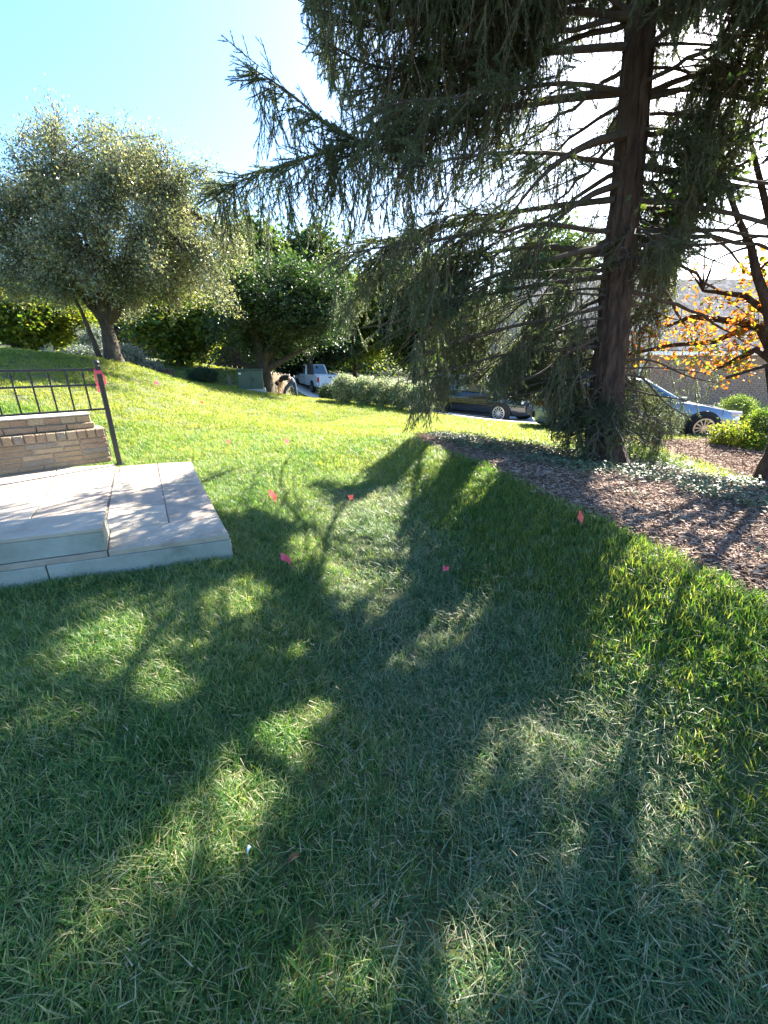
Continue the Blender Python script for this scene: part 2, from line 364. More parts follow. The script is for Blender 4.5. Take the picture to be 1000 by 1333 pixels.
# ------------------------------------------------------------------ ground sheets
def axis(segs):
    out = []
    for a, b, st in segs: out.append(np.arange(a, b, st))
    out.append([segs[-1][1]]); return np.concatenate(out)
gx = axis([(-320, -40, 20), (-40, -14, 1.0), (-14, -4.4, .25), (-4.4, 4.4, .08), (4.4, 14, .25), (14, 40, 1), (40, 320, 20)])
gy = axis([(-40, -5, 5), (-5, 0, .5), (0, 9, .08), (9, 34, .25), (34, 60, 1), (60, 320, 20)])
GX, GY = np.meshgrid(gx, gy, indexing='ij')
GZ = hfun(GX, GY)
nx, ny = GX.shape
def grid_obj(name, X, Y, Z, m, kind='structure', parent=None):
    nx, ny = X.shape
    me = bpy.data.meshes.new(name)
    i = np.arange(nx * ny).reshape(nx, ny)
    q = np.stack([i[:-1, :-1], i[1:, :-1], i[1:, 1:], i[:-1, 1:]], -1).reshape(-1, 4)
    me.vertices.add(nx * ny); me.vertices.foreach_set('co', np.stack([X, Y, Z], -1).astype(np.float32).ravel())
    me.loops.add(q.size); me.loops.foreach_set('vertex_index', q.astype(np.int32).ravel())
    me.polygons.add(len(q)); me.polygons.foreach_set('loop_start', np.arange(0, q.size, 4, dtype=np.int32))
    me.polygons.foreach_set('use_smooth', np.ones(len(q), bool))
    me.materials.append(m); me.update(calc_edges=True); me.validate()
    o = bpy.data.objects.new(name, me); C.objects.link(o); o['kind'] = kind
    if parent: o.parent = parent
    return o
grid_obj('lawn_ground', GX, GY, GZ, M['soil'])
# mulch beds: strips between the crest edge and the back edge
def poly_sheet(name, poly, z_off, m, step=.12):
    """sheet over a polygon: cells of a fine grid whose centre lies inside, border corners pulled onto the outline"""
    poly = np.array(poly); x0, y0 = poly.min(0); x1, y1 = poly.max(0)
    xs = np.arange(x0, x1 + step, step); ys = np.arange(y0, y1 + step, step)
    X, Y = np.meshgrid(xs, ys, indexing='ij'); ins = in_poly(X, Y, [tuple(q) for q in poly])
    cell = ins[:-1, :-1] | ins[1:, :-1] | ins[:-1, 1:] | ins[1:, 1:]
    fx, fy = X.copy(), Y.copy()
    best = np.full(X.shape, 1e9)
    for i in range(len(poly)):
        a, b = poly[i], poly[(i + 1) % len(poly)]; v = b - a
        t = np.clip(((X - a[0]) * v[0] + (Y - a[1]) * v[1]) / (v @ v), 0, 1); qx, qy = a[0] + t * v[0], a[1] + t * v[1]
        dd = np.hypot(X - qx, Y - qy); cl = (dd < best) & ~ins; best = np.minimum(best, np.where(ins, 1e9, dd)); fx = np.where(cl, qx, fx); fy = np.where(cl, qy, fy)
    Z = hbase(fx, fy) + z_off + .018 * np.sin(fx * 9 + fy * 4) * np.sin(fy * 8 - fx * 3)
    Z = np.where(ins, Z, Z - .05)
    idx = -np.ones(X.shape, int); used = np.zeros(X.shape, bool)
    ii, jj = np.nonzero(cell)
    for a, b in ((0, 0), (1, 0), (1, 1), (0, 1)): used[ii + a, jj + b] = True
    idx[used] = np.arange(used.sum())
    f = np.stack([idx[ii, jj], idx[ii + 1, jj], idx[ii + 1, jj + 1], idx[ii, jj + 1]], -1)
    mb = MB(); mb.v = [tuple(q) for q in np.stack([fx[used], fy[used], Z[used]], -1)]; mb.f = [tuple(int(k) for k in q) for q in f]; mb.m = [0] * len(mb.f)
    o = mb.build(name, m, smooth=True); o['kind'] = 'structure'; return o
poly_sheet('mulch_bed', BED, .0, M['mulch'])
poly_sheet('shrub_bed', BED2, .0, M['mulch'], .15)
# street: centre strip with raised kerbs
def offset_line(line, off):
    t = np.gradient(line, axis=0); t /= np.linalg.norm(t, axis=1)[:, None]
    return line + np.c_[-t[:, 1], t[:, 0]] * off
_u = np.r_[0, np.cumsum(np.hypot(*np.diff(ROAD, axis=0).T))]
_q = np.linspace(0, _u[-1], 90); rl = np.c_[np.interp(_q, _u, ROAD[:, 0]), np.interp(_q, _u, ROAD[:, 1])]
for _ in range(6): rl[1:-1] = (rl[:-2] + rl[1:-1] * 2 + rl[2:]) / 4
offs = np.linspace(-ROAD_HW, ROAD_HW, 13)
RX = np.stack([offset_line(rl, o)[:, 0] for o in offs], 1); RY = np.stack([offset_line(rl, o)[:, 1] for o in offs], 1)
grid_obj('street', RX, RY, hbase(RX, RY) - .02, M['concrete'])
for sd in (-1, 1):
    k = MB(); a = offset_line(rl, sd * ROAD_HW); b = offset_line(rl, sd * (ROAD_HW + .16))
    z = hbase(a[:, 0], a[:, 1])
    v = []; n = len(a)
    for i in range(n): v += [(a[i, 0], a[i, 1], z[i] - .1), (a[i, 0], a[i, 1], z[i] + .07), (b[i, 0], b[i, 1], z[i] + .07), (b[i, 0], b[i, 1], z[i] - .1)]
    f = [(i * 4 + j, i * 4 + (j + 1) % 4, i * 4 + 4 + (j + 1) % 4, i * 4 + 4 + j) for i in range(n - 1) for j in range(4)]
    k.add(v, f); tag(k.build('kerb', M['kerb']), kind='structure')

# ------------------------------------------------------------------ stone patio
SLAB_Z = .2
def Q(x, y): return pt(x / 3.125, y / 3.125 + 580, SLAB_Z)
patio_c = Q(700, 250)
patio = thing('stone_patio', 'low patio of pale stone slabs with a grey green edge beside the lawn', 'patio', (0, 0, 0))
def inset(poly, g):
    poly = [np.array(q, float) for q in poly]; n = len(poly); out = []
    ar = sum(poly[i][0] * poly[(i + 1) % n][1] - poly[(i + 1) % n][0] * poly[i][1] for i in range(n))
    if ar < 0: poly = poly[::-1]
    for i in range(n):
        a, b, c = poly[i - 1], poly[i], poly[(i + 1) % n]
        d1 = (b - a) / np.linalg.norm(b - a); d2 = (c - b) / np.linalg.norm(c - b)
        n1 = np.array([-d1[1], d1[0]]); n2 = np.array([-d2[1], d2[0]])
        k = (n1 + n2) / (1 + n1 @ n2); out.append(tuple(b + k * g))
    return out
wl = np.array(Q(462, 95)); 
front_r, back_r = Q(935, 361), Q(778, 65)
def ext(a, b, t): return (a[0] + (b[0] - a[0]) * t, a[1] + (b[1] - a[1]) * t)
fl = ext(Q(935, 361), Q(0, 489), 1.9); bl = ext(Q(484, 76), Q(0, 109), 1.75)
tiles = [('slab', [(640, 72), (778, 65), (824, 155), (656, 165)]), ('slab2', [(656, 165), (824, 155), (893, 291), (687, 314)]),
         ('slab', [(447, 346), (687, 314), (893, 291), (935, 361), (437, 430)]),
         ('slab2', [(488, 84), (640, 72), (641, 101), (484, 111)]), ('slab', [(466, 112), (641, 101), (661, 173), (453, 187)]),
         ('slab2', [(453, 187), (661, 173), (673, 236), (440, 258)]), ('slab', [(440, 258), (673, 236), (687, 314), (447, 346), (425, 350)]),
         ('slab', [(234, 92), (470, 75), (447, 188), (185, 206)]), ('slab2', [(185, 206), (447, 188), (425, 300), (100, 330)]),
         ('slab2', [(-420, 139), (234, 92), (185, 206), (-420, 250)]), ('slab', [(-420, 250), (185, 206), (100, 330), (-420, 385)]),
         ('slab2', [(447, 346), (437, 430), (-420, 547), (-420, 462)])]
for mk, po in tiles:
    b = MB(); b.prism(inset([Q(*q) for q in po], .0055), SLAB_Z - .045, SLAB_Z + random.uniform(-.0015, .0015)); b.build('paving_slab', M[mk], patio, bevel=.004)
b = MB(); b.prism(inset([front_r, back_r, Q(484, 83), Q(470, 76), bl, fl], .02), -.1, SLAB_Z - .008); b.build('base', M['joint'], patio)
# edge stones below the slabs
def stone_run(a, b, cuts, z0, z1, th, m, parent):
    a = np.array(a); b = np.array(b); d = (b - a) / np.linalg.norm(b - a); nrm = np.array([-d[1], d[0]]); L_ = np.linalg.norm(b - a); cs = [0] + cuts + [L_]
    for u, v in zip(cs[:-1], cs[1:]):
        p, q = a + d * (u + .004), a + d * (v - .004)
        k = MB(); k.prism([tuple(p - nrm * .004), tuple(q - nrm * .004), tuple(q + nrm * th), tuple(p + nrm * th)], z0, z1); k.build('edge_stone', m, parent, bevel=.006)
cut_x = np.linalg.norm(np.array(Q(170, 474)) - np.array(front_r))
stone_run(fl, front_r, [np.linalg.norm(np.array(fl) - np.array(front_r)) - cut_x], -.12, SLAB_Z - .047, .02, M['riser'], patio)
stone_run(front_r, back_r, [1.3], -.12, SLAB_Z - .047, .02, M['riser'], patio)
# raised step block
A = np.array(pt(139.5, 717, SLAB_Z)); ddir = np.array(front_r) - np.array(fl); ddir /= np.linalg.norm(ddir); nin = np.array([-ddir[1], ddir[0]])
A = np.array(front_r) - ddir * ((np.array(front_r) - A) @ ddir) + nin * .012
sth = .178; dep = .40
step = thing('stone_step', 'raised stone step block with grey green front set on the patio', 'step', (*A, SLAB_Z))
sdir = np.array(back_r) - np.array(front_r); sdir /= np.linalg.norm(sdir)
Lft = -ddir * 2.6
def sq(off, dz0, dz1, grow=0):
    return [tuple(np.zeros(2) + ddir * grow - nin * grow), tuple(sdir * dep + ddir * grow), tuple(sdir * dep + Lft), tuple(Lft - nin * grow)]
b = MB(); b.prism(sq(0, 0, 0), .003, sth - .032); b.build('riser', M['riser'], step, bevel=.005)
b = MB(); b.prism(sq(0, 0, 0, .004), sth - .03, sth); b.build('tread', M['slab'], step, bevel=.005)

# ------------------------------------------------------------------ brick garden wall
w0 = np.array(pt(146, 600, SLAB_Z)); w1 = np.array(pt(0, 620, SLAB_Z)); wd_ = (w1 - w0) / np.linalg.norm(w1 - w0)
wrz = math.atan2(wd_[1], wd_[0])
wall = thing('brick_wall', 'low tan brick garden wall with stepped top behind the patio', 'wall', (*w0, SLAB_Z), wrz)
_bc = {}
def brick_mesh(l, h, dpt, mi, var):
    k = (round(l, 2), round(h, 3), mi, var)
    if k in _bc: return _bc[k]
    r = random.Random(hash(k) & 0xffff); j = lambda a: r.uniform(-a, a)
    v = []; c = .007
    for x in (0, l):
        for z in (0, h): v.append((x + j(.002), -dpt, z + j(.002)))
    for x in (0, l):
        for z in (0, h): v.append((x + j(.003), -c, z + j(.003)))
    for x in (c, l - c):
        for z in (c, h - c): v.append((x + j(.004), j(.004), z + j(.003)))
    def ring(a, b): return [(a, b, b + 1, a + 1), (a + 1, b + 1, b + 3, a + 3), (a + 3, b + 3, b + 2, a + 2), (a + 2, b + 2, b, a)]
    f = [(0, 1, 3, 2), (8, 10, 11, 9)] + ring(0, 4) + ring(4, 8)
    mb = MB(); mb.add(v, f); me = mb.mesh('brick', BR[mi]); _bc[k] = me; return me
WL = 2.3
def course(z, h, lens, x0, setback, shift=0):
    x = x0
    while x < WL:
        l = random.choice(lens); mi = random.choices(range(5), [5, 4, 2, 1.2, 3])[0]
        o = bpy.data.objects.new('brick', brick_mesh(l - .012, h - .012, .09, mi, random.randrange(2))); C.objects.link(o); o.parent = wall
        o.location = (x, -setback + random.uniform(-.003, .003), z + .006); x += l
z = 0.0
for i in range(5):
    course(z, .066, [.3, .24, .3, .18] if i != 2 else [.3, .3, .22], .0 + (i % 2) * .004, 0); z += .066
course(z, .112, [.1, .1, .11], .012, -.012); z += .112
z_led = z
course(z, .082, [.3, .3, .26], .09, .045); z += .082
course(z, .088, [.16, .17, .16], .115, .06); z += .088
z_top = z
b = MB(); b.box((WL / 2 + .004, -.165, z_led / 2 - .004), (WL - .02, .31, z_led + .004)); b.box((WL / 2 + .055, -.215, (z_led + z_top) / 2), (WL - .13, .29, z_top - z_led - .004))
b.build('mortar', M['mortar'], wall)
b = MB(); b.box((WL / 2 + .06, -.2, z_top + .008), (WL - .1, .3, .016)); b.build('coping', M['concrete'], wall, bevel=.004)
b = MB(); b.box((.008, -.16, z_led / 2), (.03, .3, z_led - .02)); b.build('end_face', M['rock'], wall)

# ------------------------------------------------------------------ iron railing
pb = np.array(P(156, 604.5, z=SLAB_Z)); rail = thing('iron_railing', 'black iron railing with spear topped pickets standing on the patio', 'railing', tuple(pb), wrz)
dp = pb[1] * _c + (CAMZ - pb[2]) * _s
def z_at(py):                                   # height on the post's vertical line seen at row py
    best = min(np.arange(.2, 1.6, .002), key=lambda zz: abs(project(np.array([pb[0], pb[1], zz]))[1] - py)); return best - SLAB_Z
zt, zm, zb_, zp = z_at(481), z_at(500.5), z_at(532), z_at(478)
b = MB(); b.box((0, 0, zp / 2), (.052, .052, zp)); post = b.build('post', M['iron'], rail, bevel=.004)
b = MB(); b.lathe([(.036, zp), (.036, zp + .012), (.016, zp + .014), (.014, zp + .022), (.026, zp + .032), (.032, zp + .05), (.026, zp + .068), (.008, zp + .08)], 14); b.build('cap_ball', M['iron'], post, True)
b = MB(); b.box((0, 0, .006), (.1, .1, .012)); b.build('foot_plate', M['iron'], post)
RL = 2.6
for zz, h in ((zt, .028), (zm, .022), (zb_, .022)):
    b = MB(); b.box((RL / 2 + .026, 0, zz), (RL, .03, h)); b.build('rail', M['iron'], rail, bevel=.003)
x = .165; i = 0
while x < RL:
    tall = i % 2 == 1; top = zt - .014 if tall else zm + .075
    b = MB(); b.box((x, 0, (zb_ + top) / 2), (.017, .017, top - zb_)); pk = b.build('picket', M['iron'], rail)
    if not tall:
        b = MB(); b.lathe([(.010, top), (.013, top + .008), (.010, top + .014), (.018, top + .026), (.015, top + .045), (.002, top + .08)], 8, (x, 0, 0)); b.build('finial', M['iron'], pk, True)
    x += .163; i += 1
# pink ribbon on the post
b = MB()
def strip(pts, wdir, wd):
    pts = np.array(pts); w = np.array(wdir) * wd / 2; n = len(pts)
    v = np.r_[pts - w, pts + w]; b.add(v, [(i, i + 1, n + i + 1, n + i) for i in range(n - 1)])
    v2 = v + np.array([0, .003, 0]); b.add(v2, [(i, n + i, n + i + 1, i + 1) for i in range(n - 1)])
rb = tag(thing('flagging_ribbon', 'pink ribbon tied round the top of the black railing post', 'ribbon', tuple(pb), wrz))
strip([(.035, .034, zp - .05), (.05, .036, zp - .09), (.052, .038, zp - .16), (.046, .042, zp - .22), (.05, .04, zp - .28)], (1, 0, 0), .02)
strip([(-.03, .03, zp - .08), (-.04, .034, zp - .13), (-.034, .034, zp - .2)], (1, 0, 0), .02)
b.build('tail', M['pink'], rb)
b = MB(); q = [(.029, .029), (-.029, .029), (-.029, -.029), (.029, -.029)]
for i in range(4):
    p, r_ = q[i], q[(i + 1) % 4]; b.add([(p[0], p[1], zp - .075), (r_[0], r_[1], zp - .075), (r_[0], r_[1], zp - .035), (p[0], p[1], zp - .035)], [(0, 1, 2, 3)])
b.tube([(.03, .03, zp - .055), (.048, .03, zp - .04), (.05, .03, zp - .02), (.03, .032, zp - .03)], .008, 5); b.build('knot', M['pink'], rb)

# ------------------------------------------------------------------ survey flags
FL = [(352, 659, .11, 'coral', 'pink survey flag drooping folded on its wire, nearest right of the patio corner'),
      (460, 663, .085, 'coral', 'coral pink survey flag in the swale bottom where the sunlit patch ends'),
      (368, 748, .1, 'pink', 'hot pink survey flag leaning in shaded grass in front of the right patio corner'),
      (583, 763, .07, 'pink', 'small square pink survey flag beside the bare straw patch in the swale'),
      (747, 696, .1, 'coral', 'coral survey flag at the lip of the bank beside the mulch'),
      (296, 585, .09, 'coral', 'low coral survey flag lying in sunlit lawn just past the patio'),
      (371, 586, .12, 'coral', 'upright pale coral survey flag in the sunlit middle lawn'),
      (203, 506, .14, 'pink', 'faint pink survey flag far up the sunlit slope below the stump'),
      (262, 531, .1, 'coral', 'tiny coral survey flag on the bright lawn right of the railing post')]
for i, (px, py, sz, mk, lb) in enumerate(FL):
    g = on_ground(px, py); sz = sz * (.75 if g[1] < 5 else .72)
    t = thing('survey_flag', lb, 'flag', (g[0], g[1], gz(g[0], g[1])), random.uniform(-.5, .5), 'pink survey flags marking the lawn')
    hh = .10 + sz * .5
    b = MB(); b.tube([(0, 0, -.05), (.004, 0, hh * .6), (.012 * (i % 3 - 1), 0, hh + sz * .55)], .0016, 5); b.build('wire', M['wire'], t)
    b = MB(); n = 6; top = hh + sz * .5; v = []
    for r_ in range(n + 1):
        u = r_ / n
        for s_ in range(4):
            w = s_ / 3
            x = u * sz * (1.0 - (.35 if i in (0, 4) else .1) * w); zz = top - w * sz * .8 - u * u * sz * (.9 if i in (0, 2, 4) else .25)
            v.append((x * (-1 if i in (3, 1) else 1), .012 * math.sin(u * 5 + w * 2 + i), zz))
    b.add(v, [(r_ * 4 + s_, r_ * 4 + 4 + s_, r_ * 4 + 5 + s_, r_ * 4 + s_ + 1) for r_ in range(n) for s_ in range(3)]); b.build('pennant', M[mk], t, True)
# ------------------------------------------------------------------ vehicles (x forward, y left, origin on the ground)
def loft(mb, st, m=0):
    v = []
    for x, zb, zt, w in st:
        h = zt - zb
        half = [(0, zb), (.8 * w, zb), (.96 * w, zb + .12 * h), (w, zb + .45 * h), (.985 * w, zb + .75 * h), (.9 * w, zt - .04 * h), (.5 * w, zt + .015), (0, zt + .02)]
        ring = half + [(-a, b_) for a, b_ in half[-2:0:-1]]
        v += [(x, a, b_) for a, b_ in ring]
    k = len(half) * 2 - 2; n = len(st)
    f = [(i * k + j, (i + 1) * k + j, (i + 1) * k + (j + 1) % k, i * k + (j + 1) % k) for i in range(n - 1) for j in range(k)]
    f += [tuple(range(k)), tuple(range((n - 1) * k, n * k))[::-1]]
    mb.add(v, f, m)
def wheel(root, x, y, r, w, spokes=10):
    s_ = 1 if y > 0 else -1
    b = MB(); b.lathe([(r * .62, -w / 2), (r * .9, -w / 2), (r, -w * .32), (r, w * .32), (r * .9, w / 2), (r * .62, w / 2)], 28, (x, y, r), 'y')
    t = b.build('wheel', M['tyre'], root, True)
    b = MB(); yo = y + s_ * w * .46; b.lathe([(r * .58, -.02), (r * .68, -.02), (r * .68, .02), (r * .58, .02), (r * .58, -.02)], 28, (x, yo, r), 'y', 0, False); b.lathe([(.07, -.03), (.07, .025)], 12, (x, yo, r), 'y')
    for i in range(spokes):
        a = 2 * math.pi * i / spokes; L_ = r * .6; ca, sa = math.cos(a), math.sin(a)
        b.box((x + ca * L_ / 2, yo, r + sa * L_ / 2), (L_, .025, .026), rot=[(ca, 0, -sa), (0, 1, 0), (sa, 0, ca)])
    b.build('rim', M['alloy'], t)
def quad_panel(mb, c4, g, off, m=0):
    """panel set into the face c4 (four corners), shrunk by fraction g, moved out by off"""
    c4 = np.array(c4, float); c = c4.mean(0); n = np.cross(c4[1] - c4[0], c4[2] - c4[0]); n /= np.linalg.norm(n)
    v = c + (c4 - c) * (1 - g) + n * off; mb.add(np.r_[v, v - n * (off + .01)], [(0, 1, 2, 3), (4, 7, 6, 5), (0, 4, 5, 1), (1, 5, 6, 2), (2, 6, 7, 3), (3, 7, 4, 0)], m)
def cabin(root, bx, tx, w0, w1, zb, zt, paint, pillars):
    """bx: rear and front at the belt, tx: rear and front at the roof"""
    B = {}; 
    for nm, x, w, z in (('rb', bx[0], w0, zb), ('fb', bx[1], w0, zb), ('rt', tx[0], w1, zt), ('ft', tx[1], w1, zt)):
        B[nm + 'l'] = (x, w, z); B[nm + 'r'] = (x, -w, z)
    names = ['rbl', 'rbr', 'fbr', 'fbl', 'rtl', 'rtr', 'ftr', 'ftl']
    mb = MB(); mb.add([B[q] for q in names], [(0, 3, 2, 1), (4, 5, 6, 7), (0, 4, 7, 3), (1, 2, 6, 5), (3, 7, 6, 2), (0, 1, 5, 4)])
    cb = mb.build('cabin', paint, root, True, bevel=.07)
    g = MB(); quad_panel(g, [B['fbl'], B['fbr'], B['ftr'], B['ftl']][::-1], .14, .006); g.build('windscreen', M['glass'], cb)
    g = MB(); quad_panel(g, [B['rbl'], B['rbr'], B['rtr'], B['rtl']], .16, .006); g.build('rear_window', M['glass'], cb)
    for sd, k in ((1, 'l'), (-1, 'r')):
        e = [0] + pillars + [1]
        lo0, lo1, hi0, hi1 = (np.array(B[q + k]) for q in ('rb', 'fb', 'rt', 'ft'))
        for a, c in zip(e[:-1], e[1:]):
            a2, c2 = a + .02 + (.04 if a == 0 else 0), c - .02 - (.04 if c == 1 else 0)
            q4 = [lo0 + (lo1 - lo0) * a2, lo0 + (lo1 - lo0) * c2, hi0 + (hi1 - hi0) * c2, hi0 + (hi1 - hi0) * a2]
            up = .1; q4 = [q4[0] + (q4[3] - q4[0]) * up, q4[1] + (q4[2] - q4[1]) * up, q4[1] + (q4[2] - q4[1]) * .86, q4[0] + (q4[3] - q4[0]) * .86]
            if sd > 0: q4 = q4[::-1]
            g = MB(); quad_panel(g, q4, 0, .006); g.build('side_window', M['glass'], cb)
    return cb
def car(name, label, cat, loc, rz, paint, L_, W_, H_, kind, group=None):
    t = thing(name, label, cat, loc, rz, group); hw = W_ / 2; h = L_ / 2
    r = .34 if kind == 'sedan' else .38
    ax = (-h + .95, h - .92); b = MB()
    if kind == 'sedan':
        loft(b, [(-h, .42, .78, hw * .72), (-h + .08, .3, .95, hw * .86), (-h + .45, .22, 1.0, hw * .97), (-h + 1.2, .2, .98, hw), (0, .2, .95, hw), (h - 1.5, .2, .95, hw), (h - .9, .21, .86, hw * .98), (h - .35, .22, .74, hw * .9), (h - .06, .28, .64, hw * .75), (h, .36, .55, hw * .6)])
        b.build('body', paint, t, True)
        cabin(t, (-h + .55, h - 1.35), (-h + 1.35, h - 2.25), hw * .9, hw * .72, .92, H_, paint, [.5])
    else:
        loft(b, [(-h, .5, .95, hw * .8), (-h + .06, .35, 1.1, hw * .93), (-h + .5, .28, 1.12, hw), (0, .26, 1.1, hw), (h - 1.4, .26, 1.1, hw), (h - .8, .27, 1.04, hw * .98), (h - .2, .3, .95, hw * .9), (h, .4, .8, hw * .75)])
        b.build('body', paint, t, True)
        cabin(t, (-h + .05, h - 1.15), (-h + .35, h - 1.9), hw * .93, hw * .76, 1.06, H_, paint, [.3, .62])
    for x in ax:
        for y in (-1, 1):
            b = MB(); b.lathe([(r * 1.16, -.04), (r * 1.16, .012)] if y > 0 else [(r * 1.16, -.012), (r * 1.16, .04)], 26, (x, y * hw, r), 'y'); b.build('wheel_arch', M['trim'], t)
            wheel(t, x, y * (hw - .05), r, .24, 12)
    for y in (-1, 1):
        b = MB(); b.box((h - .2, y * hw * .66, .66 if kind == 'sedan' else .82), (.26, .34, .12)); b.build('headlight', M['clear_lens'], t, bevel=.03)
        b = MB(); b.box((-h + .06, y * hw * .7, .84 if kind == 'sedan' else 1.0), (.14, .36, .14)); b.build('tail_light', M['red_lens'], t, bevel=.03)
        b = MB(); b.box((h - 1.5, y * (hw + .07), .99 if kind == 'sedan' else 1.13), (.1, .18, .12)); b.build('mirror', paint, t, bevel=.03)
        for x in (-.25, .85):
            b = MB(); b.box((x - .25, y * (hw + .006), .84 if kind == 'sedan' else .95), (.17, .03, .025)); b.build('door_handle', M['trim'] if kind != 'sedan' else M['chrome'], t)
        b = MB(); b.box((0, y * (hw - .01), .26), (L_ - 2.6, .05, .1)); b.build('side_sill', M['trim'], t)
    b = MB(); b.box((h - .02, 0, .5 if kind == 'sedan' else .62), (.1, hw * .9, .16)); b.build('grille', M['trim'], t, bevel=.02)
    b = MB(); b.box((-h + .0, 0, .52), (.14, hw * 1.3, .16)); b.build('bumper', M['trim'], t, bevel=.03)
    return t
def face(a, b_): return math.atan2(b_[1] - a[1], b_[0] - a[0])
q0, q1 = P(706, 545, d=11.2), P(957, 552, d=10.3)
mid = (q0 + q1) / 2; mx, my = mid[0], mid[1] + .5
car('parked_saloon', 'blue grey saloon car with silver multi spoke wheels parked right of the spruce trunk', 'car', (mx, my, gz(mx, my) + .02), face(q0, q1), M['silver_paint'], 4.75, 1.84, 1.43, 'sedan')
mx, my = P(625, 545, d=17.9)[:2]
car('parked_suv', 'black sport utility car half hidden by hanging spruce boughs on the street', 'car', (mx, my, float(hbase(mx, my)) - .02), R(-45), M['black_paint'], 4.7, 1.9, 1.72, 'suv')
# white pickup truck seen from behind
tx, ty = P(429, 514, d=31.0)[:2]; trz = R(118)
fx, fy = tx + math.cos(trz) * 2.6, ty + math.sin(trz) * 2.6
tr = thing('pickup_truck', 'white pickup truck parked on the street with its tailgate towards us', 'truck', (fx, fy, float(hbase(fx, fy)) - .02), trz)
wp = M['white_paint']; h = 2.85; hw = .98
b = MB(); loft(b, [(-.1, .5, 1.2, hw), (.0, .45, 1.22, hw), (1.2, .45, 1.2, hw), (1.5, .45, 1.18, hw), (2.4, .48, 1.14, hw * .97), (2.75, .5, 1.08, hw * .9), (2.85, .6, .95, hw * .8)]); b.build('body', wp, tr, True)
cabin(tr, (-.15, 1.55), (.12, .85), hw * .95, hw * .78, 1.16, 1.92, wp, [.32])
bed = MB()
for y in (-1, 1): bed.box((-1.48, y * (hw - .05), .86), (2.66, .1, .76))
bed.box((-.17, 0, .86), (.06, 1.76, .74)); bed.box((-1.48, 0, .62), (2.6, 1.76, .06)); bd = bed.build('cargo_bed', wp, tr, bevel=.02)
b = MB(); b.box((-2.83, 0, .88), (.06, 1.62, .7)); tg = b.build('tailgate', wp, tr, bevel=.02)
b = MB(); b.box((-2.865, 0, 1.1), (.02, .24, .08)); b.build('handle', M['trim'], tg)
b = MB(); b.box((-2.865, -.55, .86), (.012, .2, .045)); b.build('badge', M['trim'], tg)
for y in (-1, 1):
    b = MB(); b.box((-2.83, y * .89, .94), (.08, .14, .34)); b.build('tail_light', M['red_lens'], tr, bevel=.015)
    for x in (-1.75, 1.85):
        b = MB(); b.lathe([(.46, -.05), (.46, .012)] if y > 0 else [(.46, -.012), (.46, .05)], 26, (x, y * (hw + .002), .42), 'y'); b.build('wheel_arch', M['trim'], tr)
        wheel(tr, x, y * (hw - .06), .4, .26, 6)
    b = MB(); b.box((1.15, y * (hw + .12), 1.24), (.12, .24, .2)); b.build('mirror', M['trim'], tr, bevel=.03)
    b = MB(); b.box((.2, y * (hw + .006), 1.02), (.18, .03, .04)); b.build('door_handle', M['trim'], tr)
    for x in (-.06, 1.32):
        b = MB(); b.box((x, y * (hw + .002), .86), (.012, .012, .6)); b.build('door_seam', M['trim'], tr)
    b = MB(); b.box((0, y * .8, .42), (2.4, .2, .16)); b.build('side_sill', M['trim'], tr)
b = MB(); b.box((-2.93, 0, .5), (.16, 1.86, .2)); b.build('bumper', M['chrome'], tr, bevel=.03)
b = MB(); b.box((-3.015, 0, .54), (.015, .32, .16)); b.build('number_plate', M['label_white'], tr)

# ------------------------------------------------------------------ person bending down
pg = on_ground(377, 517); pg = P(377, 518, d=21.3); pz = gz(pg[0], pg[1])
man = thing('person', 'person in black top and blue jeans bending down beside the truck', 'person', (pg[0], pg[1], pz), R(4))
def skin_obj(name, chains, m, parent, root=0, sub=1):
    vs_, es, rs = [], [], []
    for ch in chains:
        prev = None
        for p in ch:
            if isinstance(p, int): prev = p; continue
            vs_.append(p[:3]); rs.append(p[3]); i = len(vs_) - 1
            if prev is not None: es.append((prev, i))
            prev = i
    me = bpy.data.meshes.new(name); me.from_pydata(vs_, es, []); me.materials.append(m)
    o = bpy.data.objects.new(name, me); C.objects.link(o); o.parent = parent
    sk = o.modifiers.new('skin', 'SKIN'); sk.use_smooth_shade = True
    for i, r_ in enumerate(rs):
        d = me.skin_vertices[0].data[i]; d.radius = (r_, r_); d.use_root = i == root
    sb = o.modifiers.new('sub', 'SUBSURF'); sb.levels = sub; sb.render_levels = sub
    return o
hip = (.25, 0, .95)
body = [[(*hip, .15), (.02, 0, 1.02, .135), (-.22, 0, 1.0, .15), (-.36, 0, .93, .10), (-.45, -.01, .84, .058), (-.52, -.01, .76, .095), (-.58, -.01, .68, .075)]]
n0 = 7
for s_, kx, fx_ in ((1, .30, .32), (-1, -.12, -.30)):                # legs in a wide stride
    body.append([0, (.22 + .03 * s_, .1 * s_, .84, .095), (kx, .12 * s_, .5, .062), (fx_ + .02, .12 * s_, .1, .042), (fx_ - .12, .13 * s_, .03, .035)])
for s_ in (1, -1):
    base = n0 + 8 + (0 if s_ == 1 else 9 + 5 * 0)
    ch = [2, (-.3, .2 * s_, .95, .06), (-.4, .22 * s_, .66, .045), (-.47, .17 * s_, .42, .034), (-.49, .16 * s_, .33, .03)]
    body.append(ch)
cnt = sum(1 for ch in body for p in ch if not isinstance(p, int))
hands = [i for i in (cnt - 5, cnt - 1)]
for hi, s_ in zip(hands, (1, -1)):
    for k in range(4):
        body.append([hi, (-.50 - .012 * k + .02, (.16 + .016 * (k - 1.5)) * s_, .26, .009), (-.49 - .01 * k, (.16 + .018 * (k - 1.5)) * s_, .215 + .008 * abs(k - 1.5), .008)])
    body.append([hi, (-.455, .15 * s_, .3, .01), (-.445, .14 * s_, .26, .009)])
skin_obj('body', body, M['skin'], man)
